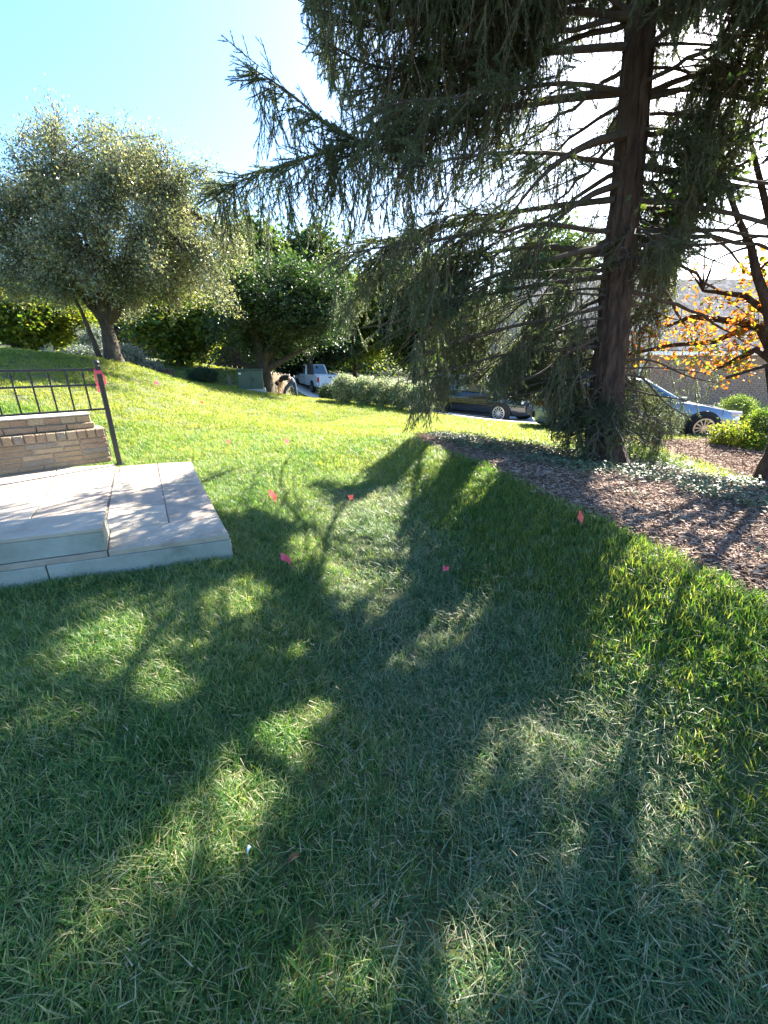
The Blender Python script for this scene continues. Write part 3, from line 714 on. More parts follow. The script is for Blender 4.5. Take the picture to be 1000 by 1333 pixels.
skin_obj('jeans', [[(.25, 0, .96, .175), (.12, 0, 1.0, .165)], [0, (.25, .1, .84, .115), (.30, .12, .5, .082), (.34, .12, .09, .07)], [0, (.2, -.1, .84, .115), (-.12, -.12, .5, .082), (-.28, -.12, .09, .07)]], M['jeans'], man)
skin_obj('shirt', [[(.13, 0, 1.01, .165), (-.08, 0, 1.03, .165), (-.28, 0, .98, .17), (-.36, 0, .93, .12)], [2, (-.31, .2, .94, .08), (-.37, .22, .78, .07)], [2, (-.31, -.2, .94, .08), (-.37, -.22, .78, .07)]], M['shirt'], man)
b = MB(); b.lathe([(.02, .1), (.07, .09), (.105, .04), (.105, -.02), (.09, -.05)], 14); o = b.build('hair', M['hair'], man, True); o.location = (-.545, -.01, .73); o.rotation_euler = (0, R(-120), 0)
for s_, x in ((1, .28), (-1, -.36)):
    b = MB(); b.box((x, .12 * s_, .045), (.29, .11, .09)); b.build('shoe', M['shoe'], man, bevel=.03)

# ------------------------------------------------------------------ utility cabinet, stakes, stump, stones
g = P(329, 514, d=18.4); gzv = gz(g[0], g[1])
cabn = thing('utility_cabinet', 'green metal utility cabinet on the lawn beside the dark tree trunk', 'cabinet', (g[0], g[1], gzv), R(14))
b = MB(); b.box((0, 0, .04), (1.12, 1.0, .16)); b.build('plinth', M['concrete'], cabn)
b = MB(); b.box((0, 0, .48), (.98, .86, .76)); cbx = b.build('cabinet_box', M['xform'], cabn, bevel=.02)
b = MB(); b.box((0, -.02, .885), (1.02, .94, .05)); b.build('lid', M['xform'], cabn, bevel=.015)
b = MB(); b.box((-.4, -.438, .74), (.09, .012, .07)); b.build('sticker', M['label_white'], cbx)
b = MB(); b.box((.02, -.436, .46), (.012, .014, .7)); b.build('door_seam', M['trim'], cbx)
b = MB(); b.box((.1, -.445, .5), (.04, .03, .12)); b.build('latch', M['trim'], cbx)
g = P(347, 512, d=20.2); t = thing('wooden_stake', 'pale wooden stake leaning against the dark tree trunk', 'stake', (g[0], g[1], gz(g[0], g[1])))
b = MB(); b.box((-.16, .08, .45), (.05, .03, 1.0), rot=Matrix.Rotation(R(-18), 3, 'Y')); b.build('shaft', M['grey_wood'], t)
g = P(300, 504, d=19); t = thing('marker_post', 'short grey wooden marker post left of the green cabinet', 'post', (g[0], g[1], gz(g[0], g[1])))
b = MB(); b.box((0, 0, .25), (.11, .11, .62)); b.build('post_shaft', M['grey_wood'], t, bevel=.01)
b = MB(); b.lathe([(.075, .56), (.08, .58), (.02, .62)], 8); b.build('post_cap', M['grey_wood'], t)
g = P(217, 492, d=16.2); t = thing('tree_stump', 'squat grey tree stump on the slope right of the crabapple', 'stump', (g[0], g[1], gz(g[0], g[1])))
b = MB(); b.lathe([(.34, -.1), (.3, .06), (.26, .2), (.25, .38), (.22, .40), (.0, .39)], 16)
b.v = [(x * (1 + .12 * math.sin(5 * math.atan2(y, x))), y * (1 + .12 * math.sin(5 * math.atan2(y, x))), zz + .05 * x) for x, y, zz in b.v]; b.build('stump_wood', M['bark_grey'], t, True)
def rock_mesh(seed, s_):
    r = np.random.default_rng(seed); b = MB(); b.lathe([(.01, -.5), (.7, -.42), (1, -.1), (.92, .25), (.55, .45), (.01, .5)], 9)
    b.v = [tuple(np.array(q) * (1 + .25 * (r.random(3) - .5)) * s_) for q in b.v]; return b
g0, g1 = P(258, 497, d=20.5), P(298, 503, d=19.6)
for i in range(9):
    q = g0 + (g1 - g0) * (i / 8) + np.array([0, random.uniform(-.1, .1), 0])
    o = rock_mesh(i, (.19, .15, .1 + .03 * random.random())).build('edging_stone', M['rock'], None, True); o.location = (q[0], q[1], gz(q[0], q[1]) + .04); o.rotation_euler = (0, 0, i)
    tag(o, ('first', 'second', 'third', 'fourth', 'fifth', 'sixth', 'seventh', 'eighth', 'last')[i] + ' stone from the left in the edging row below the dark shrub', 'stone', 'edging stones below the dark shrub')
# planter basket on the slope, left
g = P(66, 462, d=17.5); t = thing('garden_lantern', 'small pale glass lantern planter under the bright maple', 'lantern', (g[0], g[1], gz(g[0], g[1])))
b = MB(); b.lathe([(.13, 0), (.2, .42), (.18, .42), (.12, .04)], 4); b.build('basket', M['label_white'], t)
b = MB(); b.tube([(-.16, 0, .42), (-.1, 0, .62), (0, 0, .72), (.1, 0, .62), (.16, 0, .42)], .012, 5); b.build('handle', M['iron'], t)
# sticks standing in the mulch
for px, py, l, a, lb in [(697, 614, .26, .25, 'short brown stick poking out of the mulch left of the spruce trunk'), (588, 603, .24, .05, 'thin dark stick standing at the top of the shaded bank')]:
    g = on_ground(px, py); b = MB(); b.tube([(0, 0, -.04), (math.sin(a) * l * .5, 0, l * .5), (math.sin(a) * l, .02, l)], [.014, .011, .008], 6, wob=.3)
    o = b.build('stick', M['branch']); o.location = (g[0], g[1], gz(g[0], g[1])); tag(o, lb, 'stick')

# ------------------------------------------------------------------ house on the right
HX0, HX1, HYF, HYB = 7.0, 19.0, 18.2, 27.0
hz = -.9; ez = P(880, 457, d=HYF - .5)[2]
house = thing('house', 'single storey brick house with grey shingle roof behind the parked saloon', 'house', ((HX0 + HX1) / 2, HYF, hz))
cx = (HX0 + HX1) / 2
def hb(x0, x1, y0, y1, z0, z1, nm, m, parent=None, bv=0):
    b = MB(); b.box(((x0 + x1) / 2 - cx, (y0 + y1) / 2 - HYF, (z0 + z1) / 2 - hz), (x1 - x0, y1 - y0, z1 - z0)); return b.build(nm, m, parent or house, bevel=bv)
wl_ = hb(HX0, HX1, HYF + .12, HYB, hz, ez + .05, 'wall', M['house_mortar'])
GD = [(7.5, 9.9), ]; WN = []
br = MB(); zz = hz; row = 0
while zz < ez - .02:
    x = HX0 - (row % 2) * .12
    while x < HX1:
        x1_ = min(x + .235, HX1); xa = max(x, HX0)
        mx_ = (xa + x1_) / 2
        if not any(a - .05 < mx_ < b_ + .05 and zz < hz + 2.25 for a, b_ in GD) and not any(a - .05 < mx_ < b_ + .05 and hz + .85 < zz < hz + 2.1 for a, b_ in WN):
            br.box((mx_ - cx, .08, zz + .034 - hz), (x1_ - xa - .012, .1, .066))
        x += .245
    zz += .078; row += 1
tag(br.build('brickwork', M['house_brick'], wl_), kind='stuff')
for a, b_ in GD:
    gd = hb(a, b_, HYF + .02, HYF + .1, hz, hz + 2.15, 'garage_door', M['white_trim'])
    for k in range(4):
        for j in range(4):
            w_ = (b_ - a) / 4; hb(a + j * w_ + .06, a + (j + 1) * w_ - .06, HYF - .005, HYF + .022, hz + .06 + k * .53, hz + .5 + k * .53, 'panel', M['white_trim'], None, .008).parent = gd
for a, b_ in WN:
    w_ = hb(a, b_, HYF + .05, HYF + .12, hz + .9, hz + 2.05, 'window', M['white_trim'])
    for k in range(2): hb(a + .06 + k * (b_ - a) / 2, a + (k + 1) * (b_ - a) / 2 - .05, HYF + .03, HYF + .055, hz + .97, hz + 1.98, 'pane', M['glass'], None).parent = w_
    hb(a - .08, b_ + .08, HYF - .03, HYF + .1, hz + .82, hz + .9, 'sill', M['white_trim'])
hb(HX0 - .4, HX1 + .4, HYF - .42, HYF - .3, ez - .16, ez + .02, 'gutter', M['white_trim'], None, .03)
hb(HX0 - .4, HX1 + .4, HYF - .3, HYF + .12, ez - .14, ez - .1, 'soffit', M['white_trim'])
b = MB(); b.tube([(10.6 - cx, -.36, ez - hz - .1), (10.6 - cx, -.1, ez - hz - .4), (10.6 - cx, -.04, ez - hz - .7), (10.6 - cx, -.04, .1)], .05, 8); b.build('downspout', M['white_trim'], house)
RYE, RYR = HYF - .45, 23.4; rz_ = P(880, 366, d=RYR)[2]; sl = math.hypot(RYR - RYE, rz_ - ez); ra = math.atan2(rz_ - ez, RYR - RYE)
b = MB(); b.add([(HX0 - .4 - cx, RYE - HYF, ez - hz), (HX1 + .4 - cx, RYE - HYF, ez - hz), (HX1 + .4 - cx, RYR - HYF, rz_ - hz), (HX0 - .4 - cx, RYR - HYF, rz_ - hz), (HX0 - .4 - cx, 2 * RYR - RYE - HYF, ez - hz), (HX1 + .4 - cx, 2 * RYR - RYE - HYF, ez - hz)],
      [(0, 1, 2, 3), (3, 2, 5, 4), (0, 3, 4), (1, 5, 2)]); roof = b.build('roof', M['house_mortar'], house)
sh = MB(); d_ = .0; row = 0; rm = np.array(Matrix.Rotation(ra + .06, 3, 'X'))
while d_ < sl:
    x = HX0 - .4 - (row % 2) * .13
    while x < HX1 + .4:
        w_ = random.uniform(.22, .34); ya = RYE + math.cos(ra) * (d_ + .12); za = ez + math.sin(ra) * (d_ + .12) + .035
        sh.box((x + w_ / 2 - cx, ya - HYF, za - hz + random.uniform(-.006, .006)), (w_ - .015, .26, .03), rot=rm); x += w_
    d_ += .2; row += 1
tag(sh.build('shingles', M['shingle'], roof), kind='stuff')

# ------------------------------------------------------------------ dark timber fence far left behind the garden
fz = []
fa, fb = P(120, 466, d=34), P(420, 488, d=40)
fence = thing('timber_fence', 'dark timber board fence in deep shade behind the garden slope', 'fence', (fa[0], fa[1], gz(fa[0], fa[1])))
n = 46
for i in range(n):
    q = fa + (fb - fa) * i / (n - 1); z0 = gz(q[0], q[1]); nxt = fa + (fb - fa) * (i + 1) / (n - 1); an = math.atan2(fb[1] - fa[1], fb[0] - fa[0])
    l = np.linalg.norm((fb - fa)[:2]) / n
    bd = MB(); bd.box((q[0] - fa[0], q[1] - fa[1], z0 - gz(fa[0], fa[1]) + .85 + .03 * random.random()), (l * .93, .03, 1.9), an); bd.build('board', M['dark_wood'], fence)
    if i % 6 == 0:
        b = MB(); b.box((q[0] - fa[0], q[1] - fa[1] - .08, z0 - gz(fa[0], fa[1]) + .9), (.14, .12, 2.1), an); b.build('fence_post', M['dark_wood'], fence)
# ------------------------------------------------------------------ foliage pieces (repeated by scatter)
def needles(mb, a, b, n, ln, wd, r):
    a = np.array(a, float); b = np.array(b, float); t = (b - a) / np.linalg.norm(b - a)
    ref = np.array([0, 0, 1.0]) if abs(t[2]) < .9 else np.array([0, 1.0, 0]); u = np.cross(t, ref); u /= np.linalg.norm(u); w = np.cross(t, u)
    v = []; f = []
    for i in range(n):
        p = a + (b - a) * (i + r.random()) / n; an = r.uniform(0, 6.283); k = r.uniform(.35, .75)
        rad = u * math.cos(an) + w * math.sin(an); d = rad * (1 - k) + t * k; d /= np.linalg.norm(d); sd = np.cross(d, t); sd /= np.linalg.norm(sd) + 1e-9
        l = ln * r.uniform(.7, 1.15); j = len(v); v += [p - sd * wd / 2, p + sd * wd / 2, p + d * l]; f.append((j, j + 1, j + 2))
    mb.add(v, f, 0)
def spruce_twig(seed, L_, nside, hang):
    r = random.Random(seed); mb = MB()
    mb.tube([(0, 0, 0), (L_ * .5, 0, .0), (L_, 0, .01)], [.0045, .0035, .0015], 3, 1, False)
    needles(mb, (0, 0, 0), (L_, 0, .01), int(L_ * 430), .027, .0056, r)
    for i in range(nside):
        x = L_ * (.1 + .75 * i / max(1, nside - 1)); sd = 1 if i % 2 else -1; l = L_ * r.uniform(.25, .45) * (1.15 - x / L_ * .6); an = R(r.uniform(28, 50)) * (.6 if hang else 1)
        e = (x + l * math.cos(an), sd * l * math.sin(an), r.uniform(-.04, .03))
        mb.tube([(x, 0, 0), e], [.003, .001], 3, 1, False); needles(mb, (x, 0, 0), e, int(l * 400), .024, .0056, r)
    return proto('spruce_twig', mb, [M['needle'], M['twigwood']])
TWIGS = [spruce_twig(i, .34, 5, False) for i in range(4)] + [spruce_twig(10 + i, .36, [4, 5, 3, 6][i], True) for i in range(4)]
def bare_twig(seed):
    r = random.Random(seed); mb = MB()
    mb.tube([(0, 0, 0), (.2, .01, .01), (.42, -.01, 0)], [.004, .003, .0015], 3, 0, False)
    for i in range(5):
        x = r.uniform(.03, .33); mb.tube([(x, 0, 0), (x + r.uniform(.08, .16), r.uniform(-.07, .07), r.uniform(-.05, .05))], [.002, .001], 3, 0, False)
    return proto('bare_twig', mb, [M['twigwood']])
BARE = [bare_twig(i) for i in range(3)]
def leaf_clump(seed, n, rad, ll, lw, m, droop=.3, stem=True):
    r = random.Random(seed); mb = MB()
    for i in range(n):
        p = np.array([r.gauss(0, .45) * rad for _ in range(3)]); d = np.array([r.gauss(0, 1), r.gauss(0, 1), r.gauss(-droop, .7)]); d /= np.linalg.norm(d)
        ref = np.array([r.gauss(0, .5), r.gauss(0, .5), 1.0]); sd = np.cross(d, ref); sd /= np.linalg.norm(sd) + 1e-9; up = np.cross(sd, d)
        k = r.uniform(.7, 1.2); l, w = ll * k, lw * k; c = p + d * l * .45 - up * w * .18
        mb.add([p, p + d * l * .45 + sd * w / 2, p + d * l, p + d * l * .45 - sd * w / 2, c], [(0, 1, 4), (1, 2, 4), (2, 3, 4), (3, 0, 4)], 0)
    if stem:
        for i in range(3):
            e = np.array([r.gauss(0, .5) * rad for _ in range(3)]); mb.tube([(0, 0, 0), e], [rad * .018, rad * .006], 3, 1, False)
    return proto('leaf_clump', mb, [M[m], M['branch']])
def clumps(key, n, rad, ll, lw, m, droop=.3, k=4): return [leaf_clump(sum(map(ord, key)) % 99 + i, n, rad, ll, lw, m, droop) for i in range(k)]
LC = {'crab': clumps('crab', 34, .34, .075, .036, 'crab', .5), 'holly': clumps('holly', 34, .42, .13, .065, 'holly', .2), 'maple': clumps('maple', 30, .42, .14, .11, 'bright', .4),
      'woodl': clumps('woodl', 34, .8, .26, .16, 'wood', .3), 'woodb': clumps('woodb', 34, .8, .26, .17, 'bright', .3), 'woodd': clumps('woodd', 34, .8, .26, .16, 'holly', .3),
      'autumn': clumps('autumn', 12, .2, .085, .055, 'autumn', .5), 'dogw': clumps('dogw', 26, .36, .1, .06, 'wood', .4),
      'box': clumps('box', 40, .1, .035, .02, 'box', -.2), 'var': clumps('var', 34, .14, .06, .032, 'varieg', 0), 'silver': clumps('silver', 36, .16, .07, .03, 'silver', -.2),
      'plume': clumps('plume', 22, .14, .12, .02, 'plume', -.8), 'dark': clumps('dark', 36, .2, .09, .045, 'holly', 0), 'yel': clumps('yel', 30, .12, .05, .03, 'bright', 0)}
def dir_rot(d, spin):
    d = np.asarray(d, float); d = d / (np.linalg.norm(d, axis=1)[:, None] + 1e-9)
    return np.c_[spin, -np.arcsin(np.clip(d[:, 2], -1, 1)), np.arctan2(d[:, 1], d[:, 0])]

# ------------------------------------------------------------------ spruces
def spruce(name, label, base, trunk_pts, trunk_r, specs, seed, keep_limb=None, carve=True, hang_k=1.0, thin=.38):
    r = np.random.default_rng(seed); base = np.array(base, float)
    root = thing(name, label, 'tree', tuple(base))
    tp = np.array(trunk_pts, float); n = len(tp)
    qs = np.linspace(0, 1, 40); uu = np.linspace(0, 1, n)
    tt = np.c_[[np.interp(qs, uu, tp[:, k]) for k in range(3)]].T; rr = np.interp(qs, uu, trunk_r)
    mb = MB(); qs2 = np.linspace(0, 1, 150); t2 = np.c_[[np.interp(qs2, qs, tt[:, k]) for k in range(3)]].T; mb.tube(t2 - base, np.interp(qs2, qs, rr), 44)
    V = np.array(mb.v).reshape(150, 44, 3); an_ = np.arange(44) * 2 * math.pi / 44; hz_ = t2[:, 2][:, None]
    rg = .07 * np.sin(an_ * 11 + 2.2 * np.sin(hz_ * 3.1) + 1.4 * np.sin(an_ * 3 + hz_ * 1.3)) + .05 * np.sin(an_ * 17 + 5 * np.sin(hz_ * 2)) + .05 * np.sin(hz_ * 21 + 3 * np.sin(an_ * 4)) * np.sin(an_ * 7 + hz_ * 5) + r.normal(0, .022, (150, 44))
    ax_ = (t2 - base)[:, None]; V = ax_ + (V - ax_) * (1 + rg[..., None]); mb.v = [tuple(q) for q in V.reshape(-1, 3)]
    for a in np.arange(0, 6.28, .9):                                   # root flare
        e = np.array([math.cos(a), math.sin(a), 0]); mb.tube([tt[0] - base + e * rr[0] * .55 + (0, 0, .4), tt[0] - base + e * rr[0] * 1.05 + (0, 0, .1), tt[0] - base + e * rr[0] * 1.7 + (0, 0, -.06)], [.1, .12, .07], 7, wob=.2)
    mb.build('trunk', M['bark'], root, True)
    def at(z):
        i = np.interp(z, tt[:, 2], qs); return np.array([np.interp(i, qs, tt[:, k]) for k in range(3)]), np.interp(i, qs, rr)
    TP, TD, TS, TI, TF, TK = [], [], [], [], [], []; BP, BD, BS = [], [], []; wood = MB(); WL_ = []
    def tw(p, d, s_, hang): TP.append(p); TD.append(d); TS.append(s_); TI.append(r.integers(4, 8) if hang else r.integers(0, 4)); TF.append(free); TK.append('path' in sp)
    for sp in specs:
        free = sp.get('free', False)
        if 'path' in sp:
            pts = np.array(sp['path'], float); L_ = np.linalg.norm(np.diff(pts, axis=0), axis=1).sum(); q = np.linspace(0, 1, 16)
            cu = np.r_[0, np.cumsum(np.linalg.norm(np.diff(pts, axis=0), axis=1))]; cu /= cu[-1]
            path = np.c_[[np.interp(q, cu, pts[:, k]) for k in range(3)]].T
            for _ in range(3): path[1:-1] = (path[:-2] + 2 * path[1:-1] + path[2:]) / 4
        else:
            c, tr_ = at(sp['z']); L_ = sp['L']; q = np.linspace(0, 1, 14); h = np.array([math.cos(sp['az']), math.sin(sp['az']), 0])
            bend = r.uniform(-.25, .25); sidev = np.array([-h[1], h[0], 0])
            path = c + h * (q * L_)[:, None] + sidev * (bend * L_ * q ** 2)[:, None] + np.array([0, 0, 1.0]) * (L_ * (sp['el'] * q - sp['dr'] * q ** 2 + sp['up'] * q ** 4))[:, None]
            path[1:] += r.normal(0, .02, (13, 3))
        if keep_limb is not None and 'path' not in sp:                    # limbs end where the crown's outline ends
            out_ = np.nonzero(~keep_limb(path) & (path[:, 1] > .5))[0]; out_ = out_[out_ > 2]
            if len(out_):
                path = path[:out_[0]]; path = np.c_[[np.interp(np.linspace(0, 1, 14), np.linspace(0, 1, len(path)), path[:, k]) for k in range(3)]].T; L_ = np.linalg.norm(np.diff(path, axis=0), axis=1).sum()
        dens = sp.get('dens', 1.0); s0 = sp.get('s0', .18); hang = sp.get('hang', 1.0)
        rad0 = sp.get('r', .012 + .008 * L_) * .8
        lb = MB(); lb.tube(path - base, np.linspace(rad0, .006, len(path)), 7, wob=.15); lb.build('limb', M['branch'], root, True)
        Q_ = np.linspace(0, 1, len(path)); ev = lambda s_: np.array([np.interp(s_, Q_, path[:, k]) for k in range(3)])
        s_ = s0
        while s_ < 1:
            p = ev(s_); t = ev(min(1, s_ + .04)) - ev(s_ - .04); t /= np.linalg.norm(t) + 1e-9
            sdv = np.cross(t, [0, 0, 1.0]); sdv /= np.linalg.norm(sdv) + 1e-9
            for sd in (-1, 1):
                if r.random() > dens: continue
                ll = (.22 + .85 * (1 - s_) ** .8 * min(1, (s_ - s0 + .25) / .35)) * min(1.0, L_ * .33) * r.uniform(.6, 1.25)
                a = R(r.uniform(38, 68)); d = t * math.cos(a) + sdv * sd * math.sin(a) + np.array([0, 0, r.uniform(-.35, .05)]); d /= np.linalg.norm(d)
                k = max(2, int(ll / .16)); lp = [p + d * ll * i / k + np.array([0, 0, -.22 * ll * (i / k) ** 2]) for i in range(k + 1)]
                WL_.append(np.array(lp))
                for i in range(1, k + 1):
                    for _h in range(2): tw(lp[i - 1] + r.normal(0, .02, 3), (lp[i] - lp[i - 1]) / (ll / k) + r.normal(0, .25, 3), r.uniform(1.0, 1.45), False)
                    for _h in range(2):
                      if r.random() < .6 * hang:
                        hl = r.uniform(.15, 1.0) * hang_k * sp.get('hl', 1.0); hp = lp[i] + r.normal(0, .05, 3); dd = np.array([r.normal(0, .18), r.normal(0, .18), -1.0])
                        bare = r.random() < .13
                        while hl > 0:
                            if bare: BP.append(hp.copy()); BD.append(dd.copy()); BS.append(r.uniform(.8, 1.2))
                            else: tw(hp.copy(), dd.copy(), r.uniform(.95, 1.35), True)
                            hp = hp + dd / np.linalg.norm(dd) * .27; dd = dd + np.array([r.normal(0, .12), r.normal(0, .12), 0]); hl -= .27
            tw(p, t + r.normal(0, .3, 3), r.uniform(.8, 1.1), False)
            s_ += .17 / L_ / (dens ** .3)
        for _ in range(3): tw(path[-1] - t * .08, t + r.normal(0, .25, 3), r.uniform(.7, 1), False)
    TP = np.array(TP); TD = np.array(TD); TS = np.array(TS); TI = np.array(TI); TF = np.array(TF)
    d0 = TD / np.linalg.norm(TD, axis=1)[:, None]
    ok = TP[:, 2] > hfun(TP[:, 0], TP[:, 1]) + .12
    ok &= np.linalg.norm(TP - np.array([0, 0, CAMZ]), axis=1) > 2.2
    if carve:
        for q_ in (.1, .32): ok &= ~sunlit(TP + d0 * q_)
    if keep_limb is not None: ok &= TF | (keep_limb(TP) & keep_limb(TP + d0 * .35))
    lit_ = sunlit(np.array([q[len(q) // 2] for q in WL_])) | sunlit(np.array([q[-1] for q in WL_])) if carve else np.zeros(len(WL_), bool)
    for q, l_ in zip(WL_, lit_):
        if not l_ and (keep_limb is None or keep_limb(q).all()): wood.tube(q - base, np.linspace(.009, .003, len(q)), 4, 0, False)
    cl = np.sin(TP[:, 0] * 3.1 + 2 * np.sin(TP[:, 2] * 1.9)) * np.sin(TP[:, 1] * 2.7 + 1.5 * np.sin(TP[:, 0] * 2.2)) * .5 + .5
    cl = .6 * cl + .4 * (np.sin(TP[:, 2] * 4.3 + TP[:, 0] * 3.7 + 2 * np.sin(TP[:, 1] * 3)) * .5 + .5)
    yy_ = project(TP)[1]; tk_ = np.array(TK)                      # unseen upper crown kept full to shade the foreground; drawn boughs kept fuller too
    ok &= r.random(len(ok)) < np.where(yy_ < -15, .85, np.where(TF, 1, np.where(tk_, .62, thin * (.25 + 1.3 * cl))))
    xx_ = project(TP)[0]; front = TP[:, 1] < 6.45                       # the stem shows bare between its boughs
    bare_stem = (in_poly(xx_, yy_, [(764, 335), (832, 335), (818, 512), (758, 512)]) | in_poly(xx_, yy_, [(795, -20), (856, -20), (846, 275), (785, 275)])) & front
    ok &= ~(bare_stem & (r.random(len(ok)) < .93)) & ~(in_poly(xx_, yy_, [(828, 345), (1010, 345), (1010, 475), (822, 475)]) & (r.random(len(ok)) < .4)) & ~(in_poly(xx_, yy_, [(430, -20), (650, -20), (640, 250), (450, 260)]) & ~TF & (r.random(len(ok)) < .35))
    tag(wood.build('twig_wood', M['branch'], root), kind='stuff')
    scatter('needles', 'spruce', TWIGS, TP[ok] - base, dir_rot(TD, r.uniform(-.5, .5, len(TD)))[ok], TS[ok], root, TI[ok])
    BP = np.array(BP); BD = np.array(BD); BS = np.array(BS)
    ok2 = BP[:, 2] > hfun(BP[:, 0], BP[:, 1]) + .2
    if keep_limb is not None: ok2 &= keep_limb(BP + BD * .3)
    if carve: ok2 &= ~sunlit(BP + BD * .2)
    scatter('bare_twigs', 'bare', BARE, BP[ok2] - base, dir_rot(BD, r.uniform(0, 6.28, len(BD)))[ok2], BS[ok2], root)
    print(name, 'twigs', ok.sum(), 'of', len(ok), 'bare', ok2.sum(), 'limbs', len(specs))
    return root
# near spruce
CROWN = [(372, -2500), (3000, -2500), (3000, 540), (1000, 500), (930, 540), (862, 575), (850, 612), (800, 622), (745, 605), (715, 560), (705, 528), (650, 522), (625, 500), (592, 512), (574, 535), (556, 562), (532, 556), (505, 525), (480, 490), (448, 455), (416, 400), (414, 330), (440, 300), (458, 230), (440, 130), (398, 70)]
def in_crown(p):
    x, y = project(p); return in_poly(x, y, CROWN) | (np.asarray(p)[..., 1] < .5)
TB = P(786, 606, d=6.25); TB[2] = gz(TB[0], TB[1]) - .05
tp = [TB] + [P(x, y, d=6.25) for x, y in [(788, 520), (798, 420), (810, 300), (821, 200), (829, 100), (836, 0)]]
tdir = (tp[-1] - tp[2]) / (tp[-1][2] - tp[2][2])
for zz in (7.5, 11, 16.5): tp.append(tp[6] + tdir * (zz - tp[6][2]))
tr_r = [.27, .21, .188, .175, .163, .155, .148, .12, .08, .03]
# equal spacing in height
tp = np.array(tp); zz = np.linspace(tp[0, 2], tp[-1, 2], 24); tr2 = np.interp(zz, tp[:, 2], tr_r); tp2 = np.c_[np.interp(zz, tp[:, 2], tp[:, 0]), np.interp(zz, tp[:, 2], tp[:, 1]), zz]
rs = np.random.default_rng(11); specs = []
def reach(deg):
    return float(np.interp(deg % 360, [0, 60, 90, 120, 150, 180, 205, 230, 250, 290, 320, 360], [4.6, 3.8, 3.2, 4.5, 5.5, 5.6, 5.2, 4.2, 3.0, 3.0, 4.2, 4.6]))
z = 1.3
while z < 15.5:
    for k in range(6 if z > 2 else 5):
        deg = rs.uniform(0, 360); L_ = reach(deg) * (1 - z / 16.5) ** .7 * rs.uniform(.72, 1.1)
        if z < 7.5 and 195 < deg < 260 and rs.random() < .5: continue
        if 228 < deg < 312:
            if z < 4.7: continue
            L_ *= 1.15  # high limbs towards the camera, added for shade on the near lawn
        if z < 2.8 and (deg < 70 or deg > 290) and rs.random() < .6: continue
        specs.append(dict(z=z, az=R(deg), L=max(.5, L_), el=(.02 if z < 4 else .16) + rs.uniform(-.2, .14), hl=(.45 if 215 < deg < 325 else 1.0), dr=.36 if z < 6 else .28, up=.16, s0=.3 if z < 6 else .15, dens=.85 if z < 3 else 1))
    z += .34 if z < 8 else .5
# boughs in front of the trunk foot and across its middle
for zc, a0, a1, n, L_ in ((.85, -200, 10, 13, 1.0), (.62, -190, -20, 6, .75), (1.15, -170, -60, 5, .55), (3.0, -170, -10, 8, .85), (2.75, -150, -40, 5, .6)):
    for k in range(n):
        specs.append(dict(z=zc + rs.uniform(-.12, .12), az=R(a0 + (a1 - a0) * (k + rs.random()) / n), L=L_ * rs.uniform(.75, 1.25), el=-.05, dr=.45, up=.12, s0=.15, dens=.95, hang=.25, hl=.4, r=.014))
def pth(*a): return [P(x, y, d=d) for x, y, d in a]
specs += [dict(path=pth((812, 176, 6.1), (780, 182, 5.9), (740, 200, 5.7), (700, 232, 5.5), (650, 300, 5.4)), dens=.5, s0=.45, r=.07),
          dict(path=pth((806, 240, 6.2), (770, 252, 6.0), (730, 280, 5.9), (690, 330, 5.8)), dens=.5, s0=.4, r=.06),
          dict(path=pth((800, 318, 6.2), (750, 328, 6.0), (690, 345, 5.8), (620, 365, 5.6), (560, 400, 5.5)), dens=.7, s0=.4, r=.055),
          dict(path=pth((830, 130, 6.2), (870, 108, 6.2), (930, 90, 6.3), (1000, 88, 6.4)), dens=.8, s0=.3, r=.05),
          dict(path=pth((818, 215, 6.2), (880, 225, 6.3), (950, 240, 6.5), (1030, 250, 6.8)), dens=.8, s0=.3, r=.045),
          dict(path=pth((810, 318, 6.2), (870, 320, 6.0), (940, 318, 5.9), (1030, 300, 5.7)), dens=.8, s0=.3, r=.04, hang=.6, hl=.6),
          dict(path=pth((776, 440, 6.2), (735, 462, 6.0), (700, 490, 5.8), (640, 505, 5.7)), dens=.6, s0=.35, r=.03),
          dict(path=pth((775, 488, 6.2), (745, 500, 6.0), (720, 506, 5.9), (650, 520, 6.2)), dens=.7, s0=.3, r=.025),
          dict(path=pth((800, 500, 6.3), (850, 515, 6.4), (890, 520, 6.5), (930, 530, 6.6)), dens=.5, s0=.3, r=.02, hang=.6, hl=.4),
          dict(path=pth((800, 480, 6.4), (860, 478, 6.6), (920, 486, 6.8)), dens=.8, s0=.3, r=.02, hang=.7, hl=.5)]
